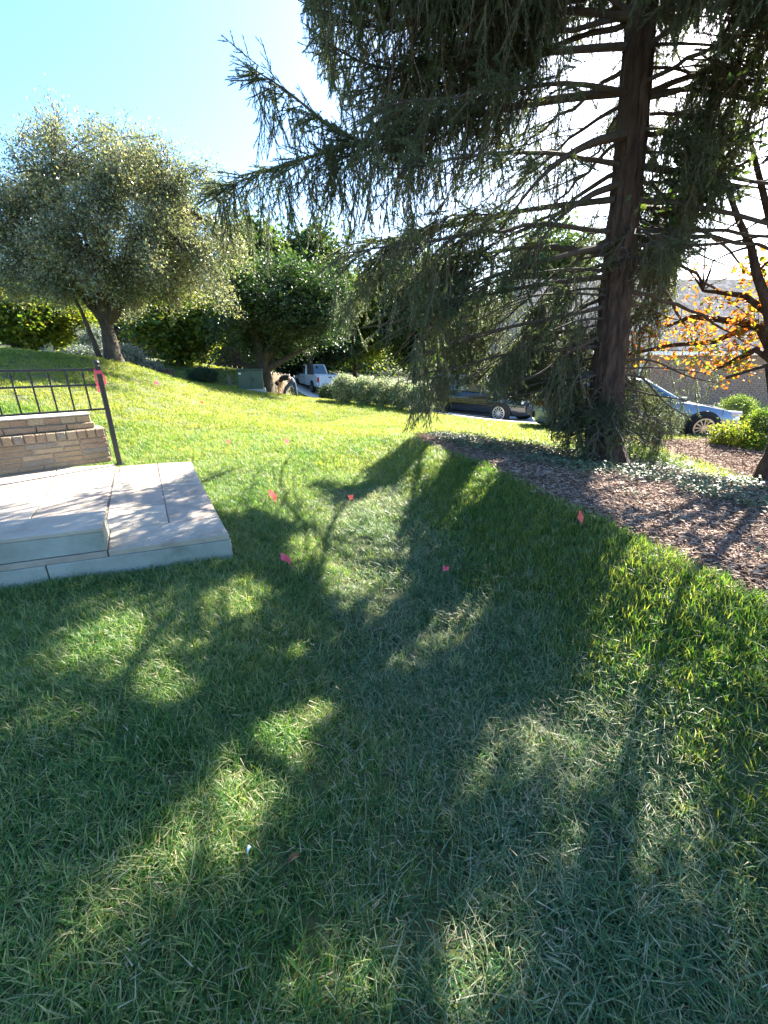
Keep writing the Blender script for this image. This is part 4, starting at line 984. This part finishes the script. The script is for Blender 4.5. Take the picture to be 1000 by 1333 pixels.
specs += [dict(path=pth((806, 120, 6.2), (700, 130, 6.3), (580, 160, 6.4), (470, 185, 6.5), (400, 205, 6.5), (340, 222, 6.5), (283, 250, 6.5)), dens=.85, s0=.3, r=.06, hl=.7, free=True),
          dict(path=pth((470, 185, 6.5), (430, 168, 6.4), (400, 140, 6.4), (370, 115, 6.4), (326, 88, 6.4)), dens=.8, s0=.05, r=.03, hl=.55, free=True),
          dict(path=pth((820, 20, 6.2), (700, 10, 6.4), (560, 30, 6.5), (470, 40, 6.6), (420, 20, 6.6), (388, 0, 6.6)), dens=1, s0=.2, r=.05),
          dict(path=pth((815, 60, 6.2), (680, 70, 6.4), (540, 95, 6.6), (480, 90, 6.6), (440, 70, 6.7), (395, 30, 6.7)), dens=1, s0=.2, r=.05),
          dict(path=pth((800, 260, 6.2), (700, 270, 6.5), (600, 290, 6.8), (520, 310, 7.0), (440, 320, 7.1)), dens=1, s0=.3, r=.05, hl=1.2),
          dict(path=pth((790, 360, 6.2), (700, 370, 6.4), (600, 390, 6.7), (520, 420, 6.9), (450, 430, 7.0)), dens=1, s0=.3, r=.045, hl=.9),
          dict(path=pth((785, 400, 6.2), (690, 420, 6.0), (600, 440, 5.9), (530, 470, 5.9)), dens=.9, s0=.3, r=.04, hl=.7),
          dict(path=pth((795, 330, 6.3), (700, 320, 7.0), (620, 330, 7.8), (550, 380, 8.3), (520, 420, 8.5)), dens=1, s0=.3, r=.05, hl=1.3)]
for i in range(9):                                                 # low boughs left of the trunk, down to head height
    y0 = 330 + 160 * (i + rs.random()) / 9; xe = rs.uniform(560, 690); ye = min(530, y0 + rs.uniform(30, 110)); de = rs.uniform(5.2, 8.2); sag = rs.uniform(-25, 30)
    specs.append(dict(path=pth((790, y0, 6.2), (755, y0 + rs.uniform(-14, 14), 6.2 + (de - 6.2) * .2), ((755 + xe) / 2, (y0 + ye) / 2 + sag, 6.2 + (de - 6.2) * .6), (xe, ye, de)), dens=1, s0=.12, r=.022, hl=.85))
for i in range(16):                                                # side boughs that leave the larger limbs
    x0 = rs.uniform(600, 740); y0 = rs.uniform(270, 430); x1 = x0 - rs.uniform(40, 160); y1 = min(500, y0 + rs.uniform(20, 110)); de = rs.uniform(5.6, 8.0)
    specs.append(dict(path=pth((x0, y0, de), ((x0 + x1) / 2, (y0 + y1) / 2 - 14, de + rs.uniform(-.3, .3)), (x1, y1, de + rs.uniform(-.7, .7))), dens=1, s0=.03, r=.012, hl=.9))
for x1, y1, de in ((450, 400, 7.2), (480, 440, 7.0), (505, 470, 7.3), (530, 455, 6.8), (545, 490, 7.4), (465, 360, 7.0), (520, 400, 7.0), (560, 430, 7.6)):
    specs.append(dict(path=pth((x1 + 110, y1 - 60, de - .3), (x1 + 50, y1 - 44, de - .1), (x1, y1, de)), dens=1, s0=.05, r=.014, hl=1.25))
for i in range(30):                                                # extra upper right limbs, added to shade the foreground
    zz_ = rs.uniform(4.0, 9.5); specs.append(dict(z=zz_, az=R(rs.uniform(-75, 35)), L=rs.uniform(2.4, 4.4) * (1 - zz_ / 22), el=rs.uniform(-.1, .2), dr=.3, up=.16, s0=.15, dens=1, hl=.7))
for x0, y0, xe, ye, de in ((815, 300, 960, 350, 6.6), (815, 260, 980, 300, 6.9), (818, 200, 990, 260, 6.3), (822, 150, 1010, 190, 6.6), (826, 90, 990, 130, 6.8), (805, 400, 900, 420, 7.4), (800, 470, 940, 500, 6.9), (800, 490, 900, 545, 6.4), (828, 60, 1000, 60, 6.4), (815, 240, 960, 230, 5.6), (820, 170, 930, 180, 5.4)):
    specs.append(dict(path=pth((x0, y0, 6.25), ((x0 * 2 + xe) / 3, y0 - 4, 6.25 + (de - 6.25) * .3), ((x0 + 2 * xe) / 3, (y0 + 2 * ye) / 3, 6.25 + (de - 6.25) * .7), (xe, ye, de)), dens=1, s0=.2, r=.024, hl=.75))
spruce('spruce_tree', 'big spruce with reddish trunk and long weeping boughs in the mulch bed', TB, tp2, tr2, specs, 3, hang_k=.92, keep_limb=in_crown)

# ------------------------------------------------------------------ broadleaved trees
def bez(a, b, c, n=8):
    t = np.linspace(0, 1, n)[:, None]; return (1 - t) ** 2 * a + 2 * t * (1 - t) * b + t ** 2 * c
def broad_tree(name, label, base, cc, cr, tr_, fork, nlimb, nsub, per, key, seed, group=None, bark='bark_grey', shell=.5, csc=1.0, carve=False, lean=(0, 0), extra=None, flat=.55, trunks=1, lump=1.0):
    r = np.random.default_rng(seed); base = np.array(base, float); root = thing(name, label, 'tree', tuple(base), 0, group)
    cc = np.array(cc, float); cr = np.array(cr, float); fk = np.array([lean[0], lean[1], fork])
    for i in range(trunks):
        off = np.array([0, 0, 0]) if i == 0 else np.array([r.uniform(-1, 1), r.uniform(-.5, .5), 0]) * tr_ * 3
        mb = MB(); pts = bez(off + (0, 0, -.1), off * 1.2 + fk * .5, fk + off * 2.5, 8); mb.tube(pts, np.linspace(tr_ * 1.25, tr_ * .8, 8) * (1 + .3 * np.exp(-np.arange(8) * 1.4)), 14, wob=.15); mb.build('trunk', M[bark], root, True)
    LP = []
    for i in range(nlimb):
        a = 2 * math.pi * (i + r.random() * .6) / nlimb; el = r.uniform(-.15, .8)
        e = cc + cr * np.array([math.cos(a) * .62 * math.cos(el), math.sin(a) * .62 * math.cos(el), .62 * math.sin(el)]) - base * 0
        b_ = fk + (e - fk) * .45 + np.array([0, 0, cr[2] * .22]); st = fk * r.uniform(.82, 1.0)
        pts = bez(st, b_, e, 10) + np.r_[np.zeros((1, 3)), r.normal(0, .03 * cr[0] * .3, (9, 3))]
        mb = MB(); mb.tube(pts, np.linspace(tr_ * .55, tr_ * .12, 10), 8, wob=.1); mb.build('limb', M[bark], root, True); LP.append(pts)
    if extra:
        for pts in extra:
            mb = MB(); pts = np.array(pts, float); mb.tube(pts, np.linspace(tr_ * .45, tr_ * .15, len(pts)), 8, wob=.1); mb.build('limb', M[bark], root, True); LP.append(pts)
    allp = np.concatenate([p[3:] for p in LP]); wood = MB(); pts_all = []
    for i in range(nsub):
        u = r.normal(0, 1, 3); u /= np.linalg.norm(u); rad = (shell + (1 - shell) * r.random()) * (1 + lump * .05 * math.sin(u[0] * 5 + seed) + lump * .06 * math.sin(u[2] * 7 + u[1] * 4))
        if u[2] < -flat: u[2] = -flat
        e = cc + cr * u * rad; j = np.argmin(((allp - e) ** 2).sum(1)); s_ = allp[j]
        pts = bez(s_, (s_ + e) / 2 + np.array([0, 0, .12 * np.linalg.norm(e - s_)]), e, 6); wood.tube(pts, np.linspace(.028, .008, 6) * (tr_ / .25), 4, 0, False)
        k = r.integers(max(1, per - 2), per + 3); t = r.uniform(.35, 1.05, k); q = np.c_[[np.interp(t, np.linspace(0, 1, 6), pts[:, m_]) for m_ in range(3)]].T
        pts_all.append(q + r.normal(0, .13 * csc, (k, 3)))
    tag(wood.build('twig_wood', M[bark], root), kind='stuff')
    p = np.concatenate(pts_all); ok = p[:, 2] + base[2] > hfun(p[:, 0] + base[0], p[:, 1] + base[1]) + .25
    if carve:
        for o_ in ((0, 0, 0), (.15, 0, 0), (-.15, 0, 0), (0, 0, .15), (0, 0, -.15)): ok &= ~sunlit(p + base + np.array(o_))
    p = p[ok]; scatter('foliage', key, LC[key], p, r.uniform(-.6, .6, (len(p), 3)) + np.c_[np.zeros((len(p), 2)), r.uniform(0, 6.28, len(p))], r.uniform(.75, 1.25, len(p)) * csc, root)
    return root
def grounded(px, py, d): g = P(px, py, d=d); return np.array([g[0], g[1], gz(g[0], g[1])])
def rel(base, px, py, d): return P(px, py, d=d) - base
def span(px, d): return px * d / F
b0 = grounded(149, 472, 13.6)
c0 = rel(b0, 148, 318, 13.6)
lean_pts = [rel(b0, 132, 472, 13.4), rel(b0, 122, 445, 13.3), rel(b0, 108, 410, 13.1), rel(b0, 85, 360, 12.8)]
broad_tree('crabapple_tree', 'wide crabapple with greyish leaves and forked trunk on the left slope', b0, c0, (span(160, 13.4), 2.5, span(122, 13.4)), .2, 1.05, 15, 420, 11, 'crab', 21, shell=.45, extra=[lean_pts], flat=.5)
b0 = grounded(347, 512, 20.4)
broad_tree('dark_tree', 'low dense dark green tree shading the utility cabinet', b0, rel(b0, 362, 402, 20.4), (span(88, 20.4), 3.0, span(66, 20.4)), .34, 1.5, 9, 190, 9, 'holly', 22, shell=.4, csc=1.1, lump=2.8,
           extra=[[rel(b0, 344, 488, 20.4), rel(b0, 322, 476, 20.2), rel(b0, 300, 470, 20.0), rel(b0, 282, 476, 19.8)], [rel(b0, 350, 480, 20.4), rel(b0, 375, 465, 20.2), rel(b0, 405, 450, 20)]], flat=.85)
b0 = grounded(40, 466, 18)
broad_tree('maple_tree', 'small yellow green maple with several stems far left under the crabapple', b0, rel(b0, 42, 420, 18), (span(70, 18), 2, span(38, 18)), .12, .8, 7, 110, 7, 'maple', 23, shell=.4, trunks=3)
BGT = [(236, 422, 30, 58, 42, 'woodb', 'yellow green tree behind the crabapple, right of its trunk'),
       (330, 372, 29, 46, 72, 'woodl', 'pale leafy tree rising just left above the dark tree'),
       (404, 378, 33, 50, 78, 'woodl', 'tall mid green tree rising right behind the dark tree'),
       (462, 420, 42, 56, 62, 'woodb', 'yellow green tree beyond the white pickup truck'),
       (395, 455, 37, 70, 40, 'woodd', 'dark spreading tree directly behind the pickup truck'),
       (170, 428, 38, 70, 44, 'woodd', 'dark tree beyond the timber fence behind the crabapple'),
       (60, 430, 40, 80, 50, 'woodd', 'dark tree at the far left behind the yellow green maple'),
       (-130, 420, 40, 70, 75, 'woodl', 'mid green tree at the left edge beyond the slope'),
       (290, 440, 44, 60, 46, 'woodd', 'dark tree far behind the edging stones'),
       (540, 400, 38, 70, 80, 'woodl', 'mid green tree seen through the weeping spruce boughs'),
       (640, 440, 34, 62, 55, 'woodb', 'yellow green tree beyond the black car'),
       (715, 390, 36, 60, 85, 'woodl', 'tall mid green tree left of the house roof')]
for i, (px, py, d, hw, hh, key, lb) in enumerate(BGT):
    b0 = grounded(px, 480, d); c_ = rel(b0, px, py, d); rz3 = span(hh, d); c_[2] = max(c_[2], rz3 * .8)
    broad_tree('background_tree', lb, b0, c_, (span(hw, d), span(hw, d) * .8, rz3), .22, max(.8, c_[2] - rz3 * .6), 6, 110, 6, key, 40 + i, group='trees beyond the street and garden', shell=.35, csc=1.0 + d / 120, flat=.9)
# dogwood at the right edge
b0 = grounded(1003, 622, 5.5)
def dg(*a): return [rel(b0, x, y, d) for x, y, d in a]
dgw = broad_tree('dogwood_tree', 'leaning tree with brown trunk at the right edge and orange and green autumn leaves', b0, rel(b0, 1090, 215, 5.7), (1.9, 1.9, 1.7), .15, 1.0, 7, 120, 6, 'dogw', 31, carve=True, bark='bark', lean=(.1, .1),
           extra=[dg((1012, 540, 5.6), (1010, 470, 5.8), (985, 420, 6.4), (930, 445, 7.0), (870, 450, 7.2), (812, 463, 7.3)), dg((1012, 520, 5.6), (1015, 420, 5.9), (970, 385, 6.3), (915, 378, 6.8)),
                  dg((1012, 540, 5.6), (1000, 475, 5.7), (945, 492, 6.0)), dg((1010, 470, 5.8), (985, 455, 6.2), (930, 482, 6.8)), dg((1000, 430, 6.2), (960, 418, 6.6), (900, 412, 7.0), (868, 425, 7.2))])
r = np.random.default_rng(5); pp = []
for path, n in ((dg((985, 420, 6.4), (930, 440, 7.0), (870, 448, 7.2), (812, 462, 7.3)), 44), (dg((1000, 395, 6.2), (960, 385, 6.4), (905, 378, 6.8)), 16), (dg((1000, 455, 6.1), (930, 480, 6.8)), 22), (dg((1000, 430, 6.2), (960, 418, 6.6), (900, 412, 7.0), (868, 425, 7.2)), 20), (dg((1020, 340, 6), (985, 360, 6.2)), 10)):
    path = np.array(path); t = r.random(n); q = np.c_[[np.interp(t, np.linspace(0, 1, len(path)), path[:, k]) for k in range(3)]].T; pp.append(q + r.normal(0, .13, (n, 3)))
pp = np.concatenate(pp); scatter('autumn_leaves', 'autumn', LC['autumn'], pp, r.uniform(-.5, .5, (len(pp), 3)), r.uniform(.8, 1.25, len(pp)), dgw)
# far woodland closing the horizon
r = np.random.default_rng(8); n = 3600; a = r.uniform(R(-62), R(62), n); d = r.uniform(58, 95, n); x = np.sin(a) * d; y = np.cos(a) * d
hmax = 5.5 + 2.2 * np.sin(a * 9) + 1.6 * np.sin(a * 23 + 1); z = hfun(x, y) + r.random(n) ** .8 * hmax
o = scatter('far_woodland', 'woodl', LC['woodl'], np.c_[x, y, z], r.uniform(0, 6.28, (n, 3)), r.uniform(1.6, 2.8, n)); tag(o, 'far green woodland closing the view behind the gardens', 'woodland')

# ------------------------------------------------------------------ shrubs
def shrub(name, label, px, py, d, rx, rz_, key, n, group=None, cat='shrub', csc=1.0, seed=0, ry=None, stems=5):
    r = np.random.default_rng(seed + int(px)); b0 = grounded(px, py, d); root = thing(name, label, cat, tuple(b0), 0, group)
    mb = MB()
    for i in range(stems):
        a = r.uniform(0, 6.28); mb.tube([(0.06 * math.cos(a), .06 * math.sin(a), -.05), (rx * .3 * math.cos(a), rx * .3 * math.sin(a), rz_ * .8), (rx * .6 * math.cos(a), rx * .6 * math.sin(a), rz_ * 1.4)], [.014, .01, .005], 5)
    mb.build('stem', M['branch'], root)
    u = r.normal(0, 1, (n, 3)); u /= np.linalg.norm(u, axis=1)[:, None]; rad = r.uniform(.6, 1.0, n) * (1 + .1 * np.sin(u[:, 0] * 6 + seed) * np.sin(u[:, 2] * 5))
    p = u * rad[:, None] * np.array([rx, ry or rx, rz_]) + np.array([0, 0, rz_ * .92]); p = p[p[:, 2] > .03]
    scatter('foliage', key, LC[key], p, r.uniform(0, 6.28, (len(p), 3)), r.uniform(.8, 1.25, len(p)) * csc, root); return root
shrub('boxwood_shrub', 'clipped round green boxwood at the right edge of the shrub bed', 1000, 577, 8.3, .46, .42, 'box', 420)
shrub('boxwood_shrub', 'rounded green shrub against the house wall behind the front of the saloon', 956, 549, 13.4, .55, .5, 'box', 420, csc=1.2)
shrub('low_shrub', 'loose yellow green shrub in front of the saloon front wheel', 948, 590, 8.4, .4, .25, 'yel', 120)
shrub('low_shrub', 'small bright yellow green plant below the clipped boxwood', 985, 590, 7.9, .25, .15, 'yel', 60)
HG = [(450, 526, 17.5, 'first', 'leftmost variegated hedge shrub, nearest the pickup truck'), (474, 527, 17.2, '', 'second variegated hedge shrub from the left along the lawn'), (498, 528, 16.9, '', 'middle variegated hedge shrub along the lawn'),
      (522, 530, 16.5, '', 'fourth variegated hedge shrub from the left, beside hanging boughs'), (548, 533, 16.1, '', 'last variegated hedge shrub, behind the weeping spruce boughs')]
for i, (px, py, d, _n, lb) in enumerate(HG): shrub('hedge_shrub', lb, px, py, d, .5, .56, 'var', 280, 'variegated hedge shrubs along the lawn', csc=1.0, seed=i)
shrub('round_shrub', 'dark green rounded shrub in front of the truck tailgate', 428, 517, 25, .5, .5, 'dark', 120)
shrub('hedge_shrub', 'pale clipped shrub right of the truck on the street side', 458, 502, 30, .9, .65, 'var', 160, csc=1.8)
shrub('hedge_shrub', 'pale clipped shrub farthest right on the street side behind the hedge', 488, 503, 30, .8, .6, 'var', 150, csc=1.8)
shrub('ornamental_grass', 'clump of pale feathery grass plumes behind the cabinet tree', 362, 503, 25, .6, .6, 'plume', 70, cat='plant', csc=1.6)
shrub('low_shrub', 'small pale mounded shrub left of the crabapple trunk', 112, 472, 15.2, .52, .24, 'silver', 150)
shrub('low_shrub', 'pale mounded shrub between crabapple and stump', 193, 483, 16.4, .55, .26, 'silver', 150)
shrub('silver_shrub', 'silvery blue shrub right behind the crabapple trunk', 170, 472, 16.5, .55, .5, 'silver', 150, csc=1.2)
shrub('silver_shrub', 'silvery blue shrub seen between the leaning stem and crabapple trunk', 128, 468, 16.5, .5, .7, 'silver', 170, csc=1.2)
shrub('spreading_shrub', 'flat dark green spreading shrub on the garden slope', 265, 499, 25.5, .85, .42, 'dark', 150, csc=1.1)
# ------------------------------------------------------------------ grass, mulch chips and ground cover
def tuft(seed, n, rad, h, w, m, lean, segs=3):
    r = random.Random(seed); mb = MB()
    for i in range(n):
        a = r.uniform(0, 6.283); q = rad * math.sqrt(r.random()); p = np.array([q * math.cos(a), q * math.sin(a), -.005])
        az = r.uniform(0, 6.283); d = np.array([math.cos(az), math.sin(az), 0]); hh = h * r.uniform(.5, 1.2); ln = r.uniform(.15, 1.0) * lean; tw_ = r.uniform(-.6, .6)
        sd = np.array([-math.sin(az + tw_), math.cos(az + tw_), 0]); ww = w * r.uniform(.7, 1.25); v = []
        for k in range(segs + 1):
            t = k / segs; c = p + d * hh * ln * t ** 1.7 + np.array([0, 0, hh * (t - .32 * min(ln, 1.2) * t * t)]); wk = ww * (1 - t ** 1.6) / 2
            if k < segs: v += [c - sd * wk, c + sd * wk]
            else: v.append(c)
        f = [(2 * k, 2 * k + 1, 2 * k + 3, 2 * k + 2) for k in range(segs - 1)] + [(2 * segs - 2, 2 * segs - 1, 2 * segs)]
        mb.add(v, f)
    return proto('grass_tuft', mb, [M[m]])
GT = {'near': [tuft(i, 17, .045, .072, .005, 'grass', 1.25) for i in range(8)], 'matted': [tuft(20 + i, 16, .05, .08, .0054, 'grass_matted', 1.7) for i in range(6)],
      'lush': [tuft(40 + i, 14, .045, .08, .006, 'grass_lush', .95) for i in range(6)], 'far': [tuft(60 + i, 30, .14, .075, .009, 'grass_far', 1.2, 2) for i in range(6)]}
for k in ('far',):
    pass
SLABP = [front_r, back_r, Q(484, 83), bl, fl]
WALLP = [tuple(w0 - wd_ * .02 + np.array([-wd_[1], wd_[0]]) * .02), tuple(w0 + wd_ * WL), tuple(w0 + wd_ * WL - np.array([-wd_[1], wd_[0]]) * .36), tuple(w0 - np.array([-wd_[1], wd_[0]]) * .36)]
def vis(x, y, z, mg=60):
    px, py = project(np.stack([x, y, z], -1)); return (px > -mg - 60) & (px < 1060 + mg) & (py < 1333 + 150)
def gpoints(x0, x1, y0, y1, dens, r):
    n = int((x1 - x0) * (y1 - y0) * dens); x = r.uniform(x0, x1, n); y = r.uniform(y0, y1, n); z = hfun(x, y)
    ok = vis(x, y, z) & ~in_poly(x, y, SLABP) & ~in_poly(x, y, WALLP) & (road_dist(x, y) > ROAD_HW + .2)
    ok &= ~in_poly(x, y, BED2) & ~in_poly(x + .04 * np.sin(y * 23), y + .05 * np.sin(x * 19), BED)
    return x[ok], y[ok], z[ok]
def wob(x, y, a, b): return np.sin(x * a + 1.7 * np.sin(y * b)) * np.sin(y * a * .83 + 1.3 * np.sin(x * b * 1.2))
r = np.random.default_rng(77)
x, y, z = gpoints(-4.6, 4.2, .15, 6.2, 1150, r)
keep = r.random(len(x)) < np.clip(1.25 - .1 * y, .55, 1)
x, y, z = x[keep], y[keep], z[keep]
s_ = x - xs_line(y); wdt = crest_x(y) - xs_line(y)
bank = (s_ > .45 * wdt + .2 * wob(x, y, 4, 2) + r.normal(0, .12, len(x))) & (y < 6.8) & (r.random(len(x)) < .78)
swale = (np.abs(s_ - .25 + r.normal(0, .16, len(x))) < .6 + .25 * wob(x, y, 3, 2)) & ~bank & (y < 5.2)
right_bottom = (x > .25 + .2 * wob(x, y, 3, 2) + r.normal(0, .2, len(x))) & (y < 1.6) & ~bank
mt = ((swale & (r.random(len(x)) < .75)) | (right_bottom & (r.random(len(x)) < .5)))
bare = np.zeros(len(x), bool)
for px, py, rr_ in [(606, 812, .16), (590, 800, .12), (625, 830, .12), (560, 800, .14), (520, 760, .2), (480, 700, .15), (460, 690, .12), (600, 860, .1)]:
    g = P(px, py, z=-.1); bare |= np.hypot(x - g[0], y - g[1]) < rr_ * (1 + .4 * wob(x, y, 14, 9))
thin = (wob(x, y, 2.3, 1.6) > .45) & ~bank
kp = ~(bare & (r.random(len(x)) < .8)) & ~(thin & (r.random(len(x)) < .4))
def put(key, mask, sc, nm, lean_az=None):
    n = mask.sum(); rot = np.c_[r.normal(0, .16, n), r.normal(0, .16, n), r.uniform(0, 6.283, n)]
    return scatter(nm, 'grass_' + key, GT[key], np.c_[x, y, z][mask], rot, np.c_[sc * r.uniform(.8, 1.2, n), sc * r.uniform(.8, 1.2, n), sc * r.uniform(.65, 1.25, n)])
for key, msk, sc, nm in (('lush', bank & kp, 1.0, 'bank_grass'), ('matted', mt & kp, 1.0, 'swale_grass'), ('near', ~bank & ~mt & kp, 1.0, 'lawn_grass')):
    tag(put(key, msk, sc, nm), {'lush': 'lush long green grass on the bank below the mulch bed', 'matted': 'pale matted grass lying in the swale bottom', 'near': 'short mown lawn grass in the spruce shade by the patio'}[key], 'grass')
x, y, z = gpoints(-9, 5, 5.4, 11.5, 420, r)
tag(put('near', (r.random(len(x)) < np.clip(2.0 - .16 * y, .2, 1)) & (y < 8), 1.25, 'middle_grass'), 'bright sunlit lawn just beyond the patio corner', 'grass')
x, y, z = gpoints(-16, 9, 6.0, 34, 95, r)
d_ = np.hypot(x, y); tag(put('far', (r.random(len(x)) < np.clip(1.3 - d_ / 40, .3, 1)), 1.0, 'far_grass'), 'sunlit yellow green lawn sloping away to the street', 'grass')
# dead straw in the swale and lawn
def straw(seed):
    rr_ = random.Random(seed); mb = MB()
    for i in range(7):
        a = rr_.uniform(0, 6.28); l = rr_.uniform(.02, .055); p = np.array([rr_.gauss(0, .05), rr_.gauss(0, .05), rr_.uniform(.005, .03)]); e = p + np.array([math.cos(a) * l, math.sin(a) * l, rr_.uniform(-.01, .02)])
        s2 = np.array([-math.sin(a), math.cos(a), 0]) * .0014; mb.add([p - s2, p + s2, e], [(0, 1, 2)])
    return proto('straw', mb, [M['straw']])
M['straw'] = mat('dead_straw', [(.22, .17, .10), (.36, .30, .19), (.48, .42, .3)], 3, .8, island=.9, transl=.2)
ST = [straw(i) for i in range(4)]
x, y, z = gpoints(-4, 3, .2, 6, 130, r); w_ = np.exp(-((x - xs_line(y) - .15) / .55) ** 2) * .7 + .3; k = (r.random(len(x)) < w_) & ~((x - xs_line(y)) > .6 * (crest_x(y) - xs_line(y)))
tag(scatter('dead_straw', 'straw', ST, np.c_[x, y, z + .012][k], np.c_[r.normal(0, .2, (k.sum(), 2)), r.uniform(0, 6.28, k.sum())], r.uniform(.8, 1.4, k.sum())), 'dry straw thatch scattered through the swale grass', 'straw')
# mulch chips
def chip(seed, leaf=False):
    rr_ = random.Random(seed); mb = MB()
    for i in range(14):
        c = (rr_.gauss(0, .06), rr_.gauss(0, .06), rr_.uniform(0, .012)); rm_ = Matrix.Rotation(rr_.uniform(0, 6.28), 3, 'Z') @ Matrix.Rotation(rr_.uniform(-.5, .5), 3, 'X') @ Matrix.Rotation(rr_.uniform(-.4, .4), 3, 'Y')
        mb.box(c, (rr_.uniform(.012, .042), rr_.uniform(.003, .009), rr_.uniform(.002, .005)), rot=rm_)
    return proto('wood_chips', mb, [M['chips']])
CH = [chip(i) for i in range(6)]
def bpoints(poly, dens, y1=99, x1=9):
    poly = np.array(poly); a = np.maximum(poly.min(0), [-1, .2]); b_ = np.minimum(poly.max(0), [x1, y1]); n = int(np.prod(b_ - a) * dens)
    x = r.uniform(a[0], b_[0], n); y = r.uniform(a[1], b_[1], n); z = hbase(x, y); ok = in_poly(x, y, [tuple(q) for q in poly]) & vis(x, y, z); return x[ok], y[ok], z[ok]
bx, by, bz_ = bpoints(BED, 420); k = r.random(len(bx)) < .85
tag(scatter('mulch_chips', 'chips', CH, np.c_[bx, by, bz_ + .012][k], np.c_[r.normal(0, .1, (k.sum(), 2)), r.uniform(0, 6.28, k.sum())], r.uniform(.8, 1.4, k.sum())), 'brown shredded mulch covering the bed under the spruce', 'mulch')
x2, y2, z2 = bpoints(BED2, 120, 14, 13)
tag(scatter('shrub_bed_chips', 'chips', CH, np.c_[x2, y2, z2 + .012], np.c_[r.normal(0, .1, (len(x2), 2)), r.uniform(0, 6.28, len(x2))], r.uniform(1, 1.8, len(x2))), 'reddish mulch in the shrub bed in front of the saloon', 'mulch')
LIT = [leaf_clump(300 + i, 4, .12, .042, .024, 'leaf_litter', 0, False) for i in range(4)]
sel = r.random(len(bx)) < .045
tag(scatter('leaf_litter', 'litter', LIT, np.c_[bx, by, bz_ + .02][sel], np.c_[r.normal(0, .1, (sel.sum(), 2)), r.uniform(0, 6.28, sel.sum())], np.c_[np.ones(sel.sum()), np.ones(sel.sum()), np.full(sel.sum(), .25)]), 'brown fallen leaves lying on the mulch', 'leaf litter')
IV = [leaf_clump(320 + i, 16, .13, .05, .034, 'ivy', -.3, False) for i in range(5)]
ppx, ppy = project(np.c_[bx, by, bz_])
band = in_poly(ppx, ppy, [(560, 572), (620, 590), (700, 606), (760, 622), (850, 630), (930, 655), (1070, 685), (1070, 600), (960, 605), (850, 580), (700, 568), (560, 560)])
w_ = np.where(band, .24, .005) * (1 + .6 * wob(bx, by, 3, 2)); sel = r.random(len(bx)) < w_
tag(scatter('ground_cover', 'ivy', IV, np.c_[bx, by, bz_ + .04][sel], np.c_[r.normal(0, .2, (sel.sum(), 2)), r.uniform(0, 6.28, sel.sum())], np.c_[np.ones(sel.sum()), np.ones(sel.sum()), np.full(sel.sum(), .6)] * r.uniform(.7, 1.2, sel.sum())[:, None]), 'pale leafy ground cover round the foot of the spruce', 'ground cover')
# a few fallen leaves and a scrap on the lawn
def flat_leaf(name, px, py, l, w, m, lb, cat, az):
    g = on_ground(px, py); b = MB(); v = []
    for i in range(6):
        t = i / 5; ww = w / 2 * math.sin(math.pi * (.06 + .9 * t)); zz = .02 * math.sin(t * 3) + .03
        v += [((t - .5) * l, -ww, zz + .008), ((t - .5) * l, 0, zz), ((t - .5) * l, ww, zz + .008)]
    b.add(v, [(i * 3 + j, i * 3 + 3 + j, i * 3 + 4 + j, i * 3 + 1 + j) for i in range(5) for j in range(2)])
    o = b.build(name, m, None, True); o.location = (g[0], g[1], gz(g[0], g[1]) + .02); o.rotation_euler = (.1, .15, az); tag(o, lb, cat)
flat_leaf('fallen_leaf', 382, 1140, .045, .022, M['leaf_litter'], 'curled brown fallen leaf right of the white scrap in the shaded grass', 'leaf', .6)
flat_leaf('paper_scrap', 327, 1138, .022, .012, M['label_white'], 'tiny white scrap lying in the shaded foreground grass', 'scrap', 1.2)
flat_leaf('clover_leaf', 340, 1217, .035, .03, M['bright'], 'single bright green leaf low in the dark foreground grass', 'leaf', .3)
flat_leaf('fallen_leaf', 428, 955, .035, .02, M['leaf_litter'], 'small reddish brown leaf in the middle of the shaded lawn', 'leaf', 2.2)
